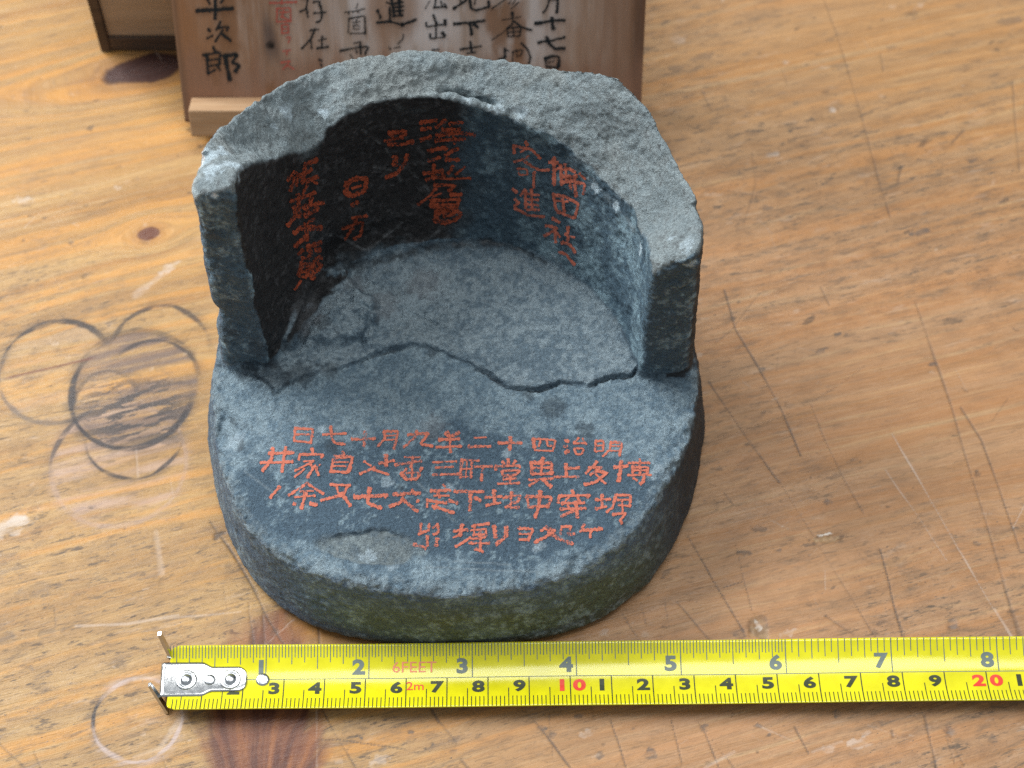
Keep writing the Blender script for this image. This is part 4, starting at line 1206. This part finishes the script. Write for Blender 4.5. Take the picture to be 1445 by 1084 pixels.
ZA, ZB, ZI = (380, 590, 5.161), (640, 600, 4.983), (280, 560, 3.872)
for rows in ([(ROW1_A, *ZA), (ROW1_B, *ZB)], [(ROW2_A, *ZA), (ROW2_B, *ZB), (ROW2_I, *ZI)], [(ROW3_A, *ZA), (ROW3_B, *ZB)], [(ROW4_A, *ZA), (ROW4_B, *ZB)]):
    write("inscription", join_rows(*rows), to_tile, M_RED, TILE_PARTS["disc"], 1, 0, 0, wk=1.28)
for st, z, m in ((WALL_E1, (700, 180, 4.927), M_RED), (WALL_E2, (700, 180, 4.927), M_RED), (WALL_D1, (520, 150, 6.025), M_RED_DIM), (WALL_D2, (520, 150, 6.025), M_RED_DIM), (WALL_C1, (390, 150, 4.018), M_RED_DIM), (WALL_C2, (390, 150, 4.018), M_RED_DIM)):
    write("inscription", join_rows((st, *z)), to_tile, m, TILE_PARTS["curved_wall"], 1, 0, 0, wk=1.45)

# ------------------------------------------------------------------ wooden boxes behind
def box_mesh(x0, x1, y0, y1, z0, z1, bev=0.06):
    bm = bmesh.new()
    bmesh.ops.create_cube(bm, size=1.0)
    for v in bm.verts:
        v.co = ((x0 + x1) / 2 + v.co.x * (x1 - x0), (y0 + y1) / 2 + v.co.y * (y1 - y0), (z0 + z1) / 2 + v.co.z * (z1 - z0))
    if bev:
        bmesh.ops.bevel(bm, geom=list(bm.edges), offset=bev, segments=2, affect='EDGES', profile=0.6)
    v = np.array([q.co[:] for q in bm.verts])
    bm.verts.index_update()
    f = [[q.index for q in fc.verts] for fc in bm.faces]
    bm.free()
    return v, f


def block(name, mat, parent, dims, bev=0.06, label=None):
    v, f = box_mesh(*dims, bev)
    base = np.zeros(3) if parent is LID else np.array(parent.location) / CM
    o = mesh_from(name, v - base, f, mat, parent, smooth=False)
    if label:
        o["label"] = label
    return o


LEAN, THICK, RAIL_D = math.radians(22.5), 1.0, 0.75
O_LID = np.array([0, 9.23, THICK * math.sin(LEAN)])     # foot of the board's face
AX_UP = np.array([0, math.sin(LEAN), math.cos(LEAN)])
AX_IN = np.array([0, math.cos(LEAN), -math.sin(LEAN)])


def on_lid(x, y, off=0.0):
    """Where a sight line meets the lid's face, in the lid's own frame (x, depth, height)."""
    d = ray(x, y)
    o = O_LID + AX_IN * off
    p = EYE + d * (((o - EYE) @ AX_IN) / (d @ AX_IN))
    return np.array([p[0], off, (p - O_LID) @ AX_UP])


FY = 0.0
pl, pr = on_lid(257, 145)[0], on_lid(906, 130)[0]
LID = empty("box_lid", "weathered cedar box lid covered in black brush writing, leaning back behind the tile", "box lid", (0, O_LID[1], O_LID[2]))
LID.rotation_euler = (-LEAN, 0, 0)
LB = np.zeros(3)
ZTOP = 14.0
# front board as a fine sheet with thickness so that its stains can follow the wood
gx = np.linspace(pl, pr, 150); gz = np.linspace(0.0, ZTOP, 160)
GX, GZ = np.meshgrid(gx, gz, indexing='ij')
edge = np.minimum(GX - pl, pr - GX)
GY = FY + 0.10 * np.clip(1 - edge / 0.25, 0, 1) ** 2 + 0.012 * fbm((GX, GX * 0, GZ * 0.15), 1.5, 3, 7)
nI, nJ = GX.shape
front = np.stack([GX, GY, GZ], -1).reshape(-1, 3)
backv = np.stack([GX, np.full_like(GX, FY + THICK), GZ], -1).reshape(-1, 3)
ii = np.arange(nI * nJ).reshape(nI, nJ)
ff = np.stack([ii[:-1, :-1], ii[1:, :-1], ii[1:, 1:], ii[:-1, 1:]], -1).reshape(-1, 4)
loop = np.concatenate([ii[:, 0], ii[-1, 1:], ii[-2::-1, -1], ii[0, -2:0:-1]])
nl = np.roll(loop, -1)
nv = nI * nJ
rim = np.stack([loop, loop + nv, nl + nv, nl], 1)
board = mesh_from("board", np.concatenate([front, backv]) - LB, np.concatenate([ff, ff[:, ::-1] + nv, rim]), M_LID, LID)
mk = np.zeros((nI, nJ, 4), np.float32)


def bpaint(mask, colr):
    mask = np.clip(mask, 0, 1)
    a = mask + mk[..., 3] * (1 - mask)
    k = (mask / np.maximum(a, 1e-4))[..., None]
    mk[..., :3] = mk[..., :3] * (1 - k) + np.array(colr) * k
    mk[..., 3] = a


zz = np.zeros_like(GX)
n_a = fbm((GX * 1.3, zz, GZ * 0.12), 1.0, 4, 3); n_b = fbm((GX * 3.5, zz, GZ * 0.25), 1.0, 4, 4); n_c = fbm((GX, zz, GZ), 0.6, 4, 5)
bx = (GX - pl) / (pr - pl)
pale = sstep(0.24, 0.40, bx + 0.04 * n_c) * sstep(0.86, 0.78, bx + 0.03 * n_c) * sstep(1.2, 2.6, GZ + 0.7 * n_b)
bpaint(0.95 * pale * np.clip(0.6 + 0.6 * n_a, 0, 1), (0.62, 0.57, 0.55))
bpaint(0.65 * sstep(0.0, 0.5, n_b) * pale, (0.37, 0.27, 0.20))
bpaint(0.85 * sstep(0.20, 0.04, bx + 0.06 * n_c + 0.04 * n_b) * np.clip(0.8 + 0.6 * n_a, 0, 1), (0.33, 0.155, 0.065))
bpaint(0.6 * sstep(0.84, 0.93, bx + 0.03 * n_c) * np.clip(0.8 + 0.5 * n_b, 0, 1), (0.23, 0.115, 0.06))
bpaint(0.7 * sstep(0.965, 0.985, bx), (0.10, 0.05, 0.03))
bpaint(0.7 * sstep(2.3, 1.3, GZ + 0.7 * n_b), (0.30, 0.17, 0.115))
bpaint(0.8 * sstep(0.15, 0.5, fbm((GX * 0.8, zz, GZ * 0.35), 1.0, 5, 31, 0.6)), (0.25, 0.125, 0.06))
bpaint(0.75 * sstep(0.1, 0.5, fbm((GX * 1.1, zz, GZ * 0.2), 1.0, 5, 32, 0.6)) * pale, (0.68, 0.64, 0.63))
bpaint(0.85 * sstep(0.30, 0.05, GX - pl), (0.095, 0.055, 0.035))  # dark strip painting in the shading of the rounded left edge
k0, k1 = on_lid(375, 20), on_lid(386, 85)
d = np.abs(GX - np.interp(GZ, [k1[2], k0[2]], [k1[0], k0[0]]))
bpaint(0.8 * sstep(0.30, 0.05, d / (0.75 + 0.5 * sstep(k0[2], k1[2], GZ))) * sstep(k1[2] - 0.4, k1[2] + 0.5, GZ) * sstep(k0[2] + 0.4, k0[2] - 0.6, GZ), (0.10, 0.075, 0.07))
kh = on_lid(382, 64)
bpaint(sstep(0.16, 0.09, np.hypot(GX - kh[0], GZ - kh[2])), (0.012, 0.01, 0.01))
kh = on_lid(556, 12)
bpaint(0.55 * sstep(0.9, 0.5, np.hypot(GX - kh[0], (GZ - kh[2]) * 0.7) + 0.1 * n_b), (0.33, 0.19, 0.115))
mk2 = np.concatenate([mk.reshape(-1, 4), np.zeros((nv, 4), np.float32)])
set_color(board.data, "mark", mk2)
# rail across the foot of the lid
rz = on_lid(300, 156, -RAIL_D)[2]
block("rail", M_RAIL, LID, (pl + 0.28, pr - 0.28, FY - RAIL_D, FY - 0.003, 0.0, rz), 0.05, label="low rail along the foot of the lid")
block("rail", M_RAIL, LID, (pl + 0.28, pr - 0.28, FY - RAIL_D, FY - 0.003, ZTOP - 1.3, ZTOP - 0.4), 0.05)


def to_lid(x, y, lift):
    return on_lid(x, y, -0.02 - lift * 0.5)


INK_H = [(12, (635, -30), (745, -35)), (14, (690, -35), (690, 92)), (16, (600, 52), (775, 42)), (10, (650, -5), (665, 20)), (10, (735, -10), (715, 15)),
         (10, (655, 140), (668, 150)), (10, (650, 185), (678, 170)), (10, (715, 105), (695, 145)), (9, (700, 135), (757, 128), (745, 148)), (9, (725, 145), (690, 200)), (12, (725, 165), (765, 198)),
         (12, (680, 225), (692, 248)), (12, (650, 265), (655, 350)), (10, (630, 265), (715, 250), (710, 310)), (8, (660, 290), (705, 283)), (8, (660, 318), (715, 308)), (9, (655, 355), (690, 335)), (10, (700, 320), (715, 338)), (18, (735, 265), (760, 385)), (14, (740, 268), (800, 260), (770, 300), (808, 312), (785, 345))]
RED_H = [(8, (950, 15), (1080, 10)), (7, (1008, -25), (1010, 20)), (7, (985, -10), (1045, -12)), (7, (985, 40), (985, 105)), (7, (985, 42), (1050, 38), (1050, 105)), (7, (1000, 60), (1040, 58)), (7, (1020, 50), (1008, 85)), (7, (1005, 80), (1040, 95)), (7, (985, 105), (1050, 103)),
         (7, (1008, 120), (1010, 160)), (7, (1008, 120), (1040, 117), (1040, 158)), (6, (1010, 140), (1038, 138)), (6, (1010, 160), (1040, 158)), (6, (1030, 182), (1052, 175), (1040, 205)), (6, (1015, 245), (1050, 240)), (6, (1033, 242), (1033, 265)), (7, (1005, 300), (1050, 290), (1015, 332)), (7, (1033, 310), (1067, 332))]
INK_F = [(12, (415, -30), (400, 70), (350, 95)), (12, (360, -10), (520, -25)), (14, (405, 70), (415, 135)), (12, (455, 18), (515, 10), (500, 40)), (14, (510, 40), (525, 110), (515, 165), (475, 178)), (14, (460, 105), (555, 98)),
         (13, (470, 225), (440, 300), (365, 385)), (12, (430, 240), (500, 232)), (11, (435, 310), (445, 385)), (13, (525, 285), (525, 375)), (10, (495, 320), (560, 305)), (16, (485, 380), (575, 370)), (12, (500, 465), (525, 480)), (10, (515, 500), (525, 525)),
         (8, (700, 100), (750, 90)), (8, (730, 95), (735, 115)), (8, (805, 30), (790, 70)), (9, (760, 95), (860, 70)), (8, (800, 85), (812, 102)), (9, (735, 145), (730, 260)), (12, (735, 148), (860, 125), (865, 270)), (9, (745, 265), (865, 262)), (7, (765, 180), (825, 170)), (7, (795, 155), (795, 200)), (7, (770, 200), (775, 235), (820, 230), (820, 200), (770, 200)),
         (11, (775, 340), (830, 330)), (13, (665, 400), (800, 375), (890, 365), (860, 430)), (14, (825, 345), (830, 430)), (9, (745, 430), (770, 470)), (8, (790, 390), (800, 420)),
         (18, (960, 80), (985, 145)), (18, (955, 180), (1060, 170), (1150, 195), (1265, 155)), (18, (1055, 60), (1060, 170)), (14, (1030, 20), (1080, 40)), (18, (1070, -10), (1090, 130)), (22, (1130, -10), (1135, 125)), (14, (1090, 30), (1160, 15)), (14, (1090, 60), (1165, 50)), (14, (1090, 90), (1165, 85)), (14, (1080, 130), (1160, 120)), (26, (1150, 190), (1165, 200)), (9, (1160, 270), (1165, 300), (1120, 345)), (9, (1090, 378), (1140, 370)), (9, (1050, 372), (1065, 390))]
INK_G = [(8, (40, 10), (0, 80)), (14, (95, -20), (85, 60)), (16, (75, 70), (190, 60)), (12, (140, 10), (150, 60)), (12, (170, 30), (192, 72)), (10, (60, -40), (180, -45), (175, -10)),
         (18, (75, 135), (100, 220)), (14, (100, 200), (95, 330)), (14, (10, 200), (10, 240), (170, 215)), (24, (175, 180), (180, 225)), (14, (45, 300), (40, 345), (175, 330)), (22, (150, 290), (175, 320)), (14, (60, 445), (120, 440)),
         (20, (250, 80), (340, 20), (370, -10)), (20, (395, 0), (405, 80), (450, 95), (570, 60), (560, 10)), (14, (300, -40), (320, 30)), (10, (450, -30), (440, 40)),
         (20, (255, 212), (370, 205), (530, 185)), (26, (400, 200), (410, 310)), (22, (430, 215), (470, 245)), (18, (400, 370), (410, 460)), (14, (310, 440), (500, 410)), (12, (370, 475), (450, 465)),
         (10, (590, 80), (690, 10), (720, -15)), (8, (760, 5), (740, 40)), (8, (800, 0), (770, 45)), (9, (830, 20), (760, 80)),
         (20, (770, 110), (775, 140)), (9, (680, 180), (850, 150)), (10, (775, 150), (775, 230)), (8, (770, 210), (690, 290), (590, 355)), (16, (790, 190), (860, 245), (945, 268)), (10, (725, 250), (735, 325)), (12, (725, 252), (850, 240), (840, 320)), (9, (735, 290), (835, 280)), (9, (780, 250), (785, 320)), (10, (740, 325), (835, 322)),
         (16, (710, 430), (705, 530), (650, 530)), (14, (660, 525), (720, 500)), (14, (700, 440), (740, 450)), (9, (770, 460), (870, 440), (850, 490), (830, 500)), (9, (780, 460), (775, 550)), (8, (810, 440), (815, 510)), (14, (850, 380), (910, 440), (935, 510), (920, 565)),
         (14, (1100, -60), (1100, 0), (1085, 60), (1045, 115)), (22, (1100, -60), (1175, -62), (1175, 60), (1165, 115)), (10, (1105, 5), (1170, 3)), (10, (1105, -28), (1170, -30)),
         (24, (975, 210), (1120, 185), (1240, 180)), (30, (1125, 160), (1135, 260)), (20, (1000, 378), (1100, 365), (1240, 330)), (24, (1075, 330), (1100, 390), (1150, 435), (1240, 430)),
         (14, (1065, 520), (1075, 590)), (24, (1060, 520), (1150, 495), (1190, 510), (1180, 600)), (12, (1090, 555), (1140, 545)), (18, (1075, 590), (1180, 605))]
write("inscription", join_rows((INK_H, 100, 0, 3.388), (INK_F, 360, 0, 5.558), (INK_G, 600, 0, 6.283)), to_lid, M_INK, board, 1, 0, 0, wk=1.4)
write("inscription", join_rows((RED_H, 100, 0, 3.388)), to_lid, M_REDINK, board, 1, 0, 0, wk=1.4, label="faded red note between the black columns")

# low box behind; the lid rests on the edge of it
BYF = 12.1
BH = (BYF - O_LID[1] - THICK / math.cos(LEAN)) / math.tan(LEAN) + O_LID[2] - 0.02
bl, br = on_y(142, 72, BYF)[0], 1.5
BOX = empty("wooden_box", "low dark rimmed wooden box with a pale front panel, standing behind the written lid", "box", ((bl + br) / 2, BYF, 0))
fz = on_y(190, 55, BYF)[2]
sw = on_y(152, 55, BYF)[0] - bl
block("side_board", M_DARKWOOD, BOX, (bl, bl + sw, BYF, BYF + 10, 0.0, BH), 0.05)
block("side_board", M_DARKWOOD, BOX, (br - sw, br, BYF, BYF + 10, 0.0, BH), 0.05)
block("foot_board", M_DARKWOOD, BOX, (bl + sw + 0.003, br - sw - 0.003, BYF + 0.03, BYF + 9.95, 0.0, fz), 0.05)
block("front_panel", M_PALEWOOD, BOX, (bl + sw + 0.005, br - sw - 0.005, BYF + 0.12, BYF + 0.7, fz + 0.003, BH - 0.003), 0.02, label="pale panel set back inside the dark rim")
block("back_panel", M_PALEWOOD, BOX, (bl + sw + 0.005, br - sw - 0.005, BYF + 9.3, BYF + 9.9, fz + 0.003, BH - 0.003), 0.02)

# ------------------------------------------------------------------ the measuring tape
TW, TR, VK = 1.90, 1.75, 0.885                           # blade width along its arc and radius of its trough
t0, t1 = on_z(230, 961, 0.27), on_z(1410, 947, 0.27)
TD = (t1 - t0) / np.linalg.norm(t1 - t0)
TN = np.array([-TD[1], TD[0], 0])
UNIT = np.linalg.norm(t1 - t0) / 1180.0
TAPE = empty("measuring_tape", "yellow steel tape measure blade pulled out along the front of the table", "measuring tape", (t0[0], t0[1], 0))


def on_tape(u, v, lift=0.0):
    """u along the blade from its zero, v across it (towards the back positive)."""
    a = v * VK / TR
    bend = 0.03 * np.exp(-np.maximum(u, 0) / 2.5) + 0.014 * np.sin(u * 0.8) + 0.27
    z = TR * (1 - np.cos(a)) + bend + lift * np.cos(a)
    w = (TR - lift) * np.sin(a)
    return (((56.68 + 0.0682 * np.asarray(u)) * np.asarray(u))[..., None] * UNIT) * TD + w[..., None] * TN + z[..., None] * np.array([0, 0, 1.0])


def tape_mesh():
    us = np.concatenate([np.linspace(0.16, 0.5, 8), np.linspace(0.6, 27, 220)])
    vs_ = np.linspace(-TW / 2, TW / 2, 25)
    U, V = np.meshgrid(us, vs_, indexing='ij')
    # rounded corners at the free end
    rc = 0.22
    av = np.maximum(np.abs(V) - (TW / 2 - rc), 0)
    cut = 0.16 + rc - np.sqrt(np.maximum(rc * rc - av ** 2, 0))
    U = np.maximum(U, cut)
    top = on_tape(U, V, 0.0)
    bot = on_tape(U, V, -0.018)
    i = np.arange(U.size).reshape(U.shape)
    f = np.stack([i[:-1, :-1], i[1:, :-1], i[1:, 1:], i[:-1, 1:]], -1).reshape(-1, 4)
    n = U.size
    lp = np.concatenate([i[:, 0], i[-1, 1:], i[-2::-1, -1], i[0, -2:0:-1]])
    rim_ = np.stack([lp, lp + n, np.roll(lp, -1) + n, np.roll(lp, -1)], 1)
    o = mesh_from("blade", np.concatenate([top.reshape(-1, 3), bot.reshape(-1, 3)]), np.concatenate([f, f[:, ::-1] + n, rim_]), parent=TAPE, mats=[M_TAPE, M_TAPEBACK])
    mi = np.zeros(len(o.data.polygons), np.int32)
    mi[len(f):2 * len(f)] = 1
    o.data.polygons.foreach_set("material_index", mi)
    sm = np.ones(len(o.data.polygons), bool)
    sm[2 * len(f):] = False
    o.data.polygons.foreach_set("use_smooth", sm)
    return o


BLADE = tape_mesh()


def ticks(name, items, mat, w):
    vv, ff_ = [], []
    for u, va, vb, k in items:
        n = 6
        v = np.linspace(va, vb, n)
        for j in range(n):
            vv.append((u - w * k / 2, v[j])); vv.append((u + w * k / 2, v[j]))
        b = len(vv) - 2 * n
        for j in range(n - 1):
            ff_.append((b + 2 * j, b + 2 * j + 1, b + 2 * j + 3, b + 2 * j + 2))
    vv = np.array(vv)
    fa = np.array(ff_, np.int32)
    if items[0][1] > items[0][2]:
        fa = fa[:, ::-1]
    return mesh_from(name, on_tape(vv[:, 0], vv[:, 1], 0.004), fa, mat, BLADE)


E2 = TW / 2 - 0.004
it = []
for k in range(1, 32 * 10):
    u = k / 32 * 2.54
    if k > 192 and k % 2:
        continue
    L = 0.90 if k % 32 == 0 else 0.66 if k % 16 == 0 else 0.53 if k % 8 == 0 else 0.48 if k % 4 == 0 else 0.36 if k % 2 == 0 else 0.34
    it.append((u, E2, E2 - L if k % 32 else 0.012, 1.25 if k % 32 == 0 else 1.0))
o = ticks("inch_scale", it, M_GREYINK, 0.020)
it = []
for k in range(3, 260):
    u = k / 10
    L = 0.92 if k % 10 == 0 else 0.62 if k % 5 == 0 else 0.36
    it.append((u, -E2, -E2 + L if k % 10 else -0.012, 1.2 if k % 10 == 0 else 1.0))
o = ticks("centimetre_scale", it, M_BLACKINK, 0.021)
# the rule between both scales
uu = np.linspace(0.3, 26.8, 240)
vv = np.concatenate([np.stack([uu, np.full_like(uu, -0.010)], 1), np.stack([uu, np.full_like(uu, 0.010)], 1)])
n = len(uu)
fa = np.stack([np.arange(n - 1), np.arange(1, n), np.arange(1, n) + n, np.arange(n - 1) + n], 1)
mesh_from("centre_line", on_tape(vv[:, 0], vv[:, 1], 0.0035), fa, M_GREYINK, BLADE)


def print_text(txt, u, v, height, mat, bold=0.03, wide=1.12, name="numeral"):
    cu = bpy.data.curves.new("glyph", 'FONT')
    cu.body = txt
    cu.size = 1.0
    cu.offset = bold
    cu.align_x = 'CENTER'
    cu.resolution_u = 4
    ob = bpy.data.objects.new("glyph", cu)
    COL.objects.link(ob)
    me = bpy.data.meshes.new_from_object(ob.evaluated_get(bpy.context.evaluated_depsgraph_get()))
    bpy.data.objects.remove(ob)
    bpy.data.curves.remove(cu)
    bm = bmesh.new()
    bm.from_mesh(me)
    bpy.data.meshes.remove(me)
    bmesh.ops.triangulate(bm, faces=bm.faces)
    bmesh.ops.subdivide_edges(bm, edges=[e for e in bm.edges if e.calc_length() > 0.2], cuts=1)
    bmesh.ops.triangulate(bm, faces=bm.faces)
    co = np.array([q.co[:] for q in bm.verts])
    bm.verts.index_update()
    f = np.array([[q.index for q in fc.verts] for fc in bm.faces], np.int32)
    bm.free()
    y0, y1 = co[:, 1].min(), co[:, 1].max()
    k = height / (y1 - y0)
    cxm = (co[:, 0].min() + co[:, 0].max()) / 2
    uu = u + (co[:, 0] - cxm) * k * wide
    vv = v + (co[:, 1] - (y0 + y1) / 2) * k
    return mesh_from(name, on_tape(uu, vv, 0.005), f, mat, BLADE, smooth=False)


for k in range(1, 10):
    print_text(str(k), k * 2.54 - (0.25 if k > 1 else 0.12), 0.325, 0.43, M_GREYINK, 0.045)
for k in range(1, 25):
    if k % 10 == 0:
        a, b = str(k)
        print_text(a, k - 0.20, -0.275, 0.36, M_REDPRINT, 0.045, 1.3)
        print_text(b, k + 0.22, -0.275, 0.36, M_REDPRINT, 0.045, 1.3)
    else:
        print_text(str(k % 10), k - 0.235, -0.275, 0.36, M_BLACKINK, 0.045, 1.3)
print_text("6FEET", 6.2, 0.31, 0.30, M_PINKPRINT, 0.0, 1.0, "lettering")
print_text("2m", 6.22, -0.235, 0.25, M_REDPRINT, 0.004, 1.0, "lettering")

# end hook: plate riveted on the blade, turned down at the end, two ears standing up
def lathe(name, prof, u, v, base, mat, parent, seg=28):
    c = on_tape(np.array([u]), np.array([v]), base)[0]
    a = np.linspace(0, 2 * np.pi, seg, endpoint=False)
    vv, ff_ = [], []
    for r, z in prof:
        for q in a:
            vv.append(c + r * math.cos(q) * TD + r * math.sin(q) * TN + np.array([0, 0, z]))
    for i in range(len(prof) - 1):
        for j in range(seg):
            ff_.append((i * seg + j, i * seg + (j + 1) % seg, (i + 1) * seg + (j + 1) % seg, (i + 1) * seg + j))
    ff_.append(tuple(range((len(prof) - 1) * seg, len(prof) * seg)))
    return mesh_from(name, np.array(vv), ff_, mat, parent)


def hook():
    us = np.linspace(0.02, 2.08, 60)
    half = lerp(0.50, 0.36, sstep(0.95, 1.25, us))
    rc = 0.24
    e = np.maximum(us - (2.08 - rc), 0)
    half = half - (rc - np.sqrt(np.maximum(rc * rc - e * e, 0)))
    ts = np.linspace(-1, 1, 15)
    rows_top, rows_bot = [], []
    for u, hf in zip(us, half):
        v = ts * hf
        lift = 0.035 + 0.012 * np.clip(1 - np.abs(v) / 0.5, 0, 1) - 0.022 * np.clip((np.abs(ts) - 0.82) / 0.18, 0, 1) ** 2 - 0.015 * sstep(1.9, 2.08, u)
        pt = on_tape(np.full_like(v, u), v, lift)
        # plate is stiffer than the blade: flatten its cross section
        pt[:, 2] = lerp(pt[:, 2], pt[7, 2] + 0.02 * np.abs(ts) ** 2, 0.55)
        rows_top.append(pt)
        rows_bot.append(pt - np.array([0, 0, 0.03]))
    T, Bt = np.array(rows_top), np.array(rows_bot)
    # turn the end down: rows before u=0 fold to the vertical
    ex_t, ex_b = [], []
    p0 = T[0]
    for k, dz in enumerate((0.015, 0.06, 0.14, 0.22)):
        out = (0.05, 0.085, 0.10, 0.105)[k]
        q = p0 - out * TD
        q[:, 2] = np.maximum(p0[:, 2] - dz, 0.004)
        ex_t.append(q)
        ex_b.append(q + 0.035 * TD)
    T = np.concatenate([np.array(ex_t[::-1]), T]); Bt = np.concatenate([np.array(ex_b[::-1]), Bt])
    n = T.shape[0] * T.shape[1]
    i = np.arange(n).reshape(T.shape[:2])
    f = np.stack([i[:-1, :-1], i[1:, :-1], i[1:, 1:], i[:-1, 1:]], -1).reshape(-1, 4)
    lp = np.concatenate([i[:, 0], i[-1, 1:], i[-2::-1, -1], i[0, -2:0:-1]])
    rm = np.stack([lp, lp + n, np.roll(lp, -1) + n, np.roll(lp, -1)], 1)
    o = mesh_from("hook", np.concatenate([T.reshape(-1, 3), Bt.reshape(-1, 3)]), np.concatenate([f, f[:, ::-1] + n, rm]), M_STEEL, TAPE)
    base = np.array([t0[0], t0[1], 0])
    def ear(foot_px, top_px, z_foot, z_top, w):
        a = on_z(*foot_px, z_foot) - base
        b = on_z(*top_px, z_top) - base
        vv, ff_ = [], []
        d = (b - a) / np.linalg.norm(b - a)
        s1 = TN; s2 = np.cross(d, s1)
        s2 /= np.linalg.norm(s2)
        N_ = 7
        for k in range(N_):
            t = k / (N_ - 1)
            c = a + (b - a) * t
            ww = w * (1.25 - 0.4 * t) * (0.8 if k == N_ - 1 else 1)
            for (p_, q_) in ((-1, -1), (1, -1), (1, 1), (-1, 1)):
                vv.append(c + s1 * p_ * ww + s2 * q_ * 0.04)
        for k in range(N_ - 1):
            for j in range(4):
                ff_.append((k * 4 + j, k * 4 + (j + 1) % 4, k * 4 + 4 + (j + 1) % 4, k * 4 + 4 + j))
        ff_ += [(3, 2, 1, 0), tuple(range(4 * N_ - 4, 4 * N_))]
        e_ = mesh_from("hook_ear", np.array(vv), ff_, M_STEEL, o, smooth=False)
        return e_
    ear((241, 926), (225, 894), 0.34, 0.95, 0.07)
    ear((236, 1003), (211, 966), 0.02, 0.75, 0.065)
    # dark crosspiece between the ears under the plate
    for u in (0.59, 1.68):
        lathe("rivet", [(0.255, 0.0), (0.25, 0.022), (0.215, 0.030), (0.17, 0.012), (0.14, 0.010), (0.11, 0.05), (0.06, 0.068), (0.015, 0.07)], u, -0.02, 0.055, M_RIVET, o)
    lathe("dimple", [(0.135, 0.0), (0.125, 0.016), (0.06, 0.02), (0.01, 0.012)], 1.17, -0.02, 0.055, M_RIVET, o)
    return o


hook()
lathe("rivet", [(0.165, 0.0), (0.155, 0.022), (0.11, 0.032), (0.05, 0.035), (0.01, 0.034)], 2.47, -0.01, 0.004, M_RIVET, TAPE)
print("UNIT", UNIT)
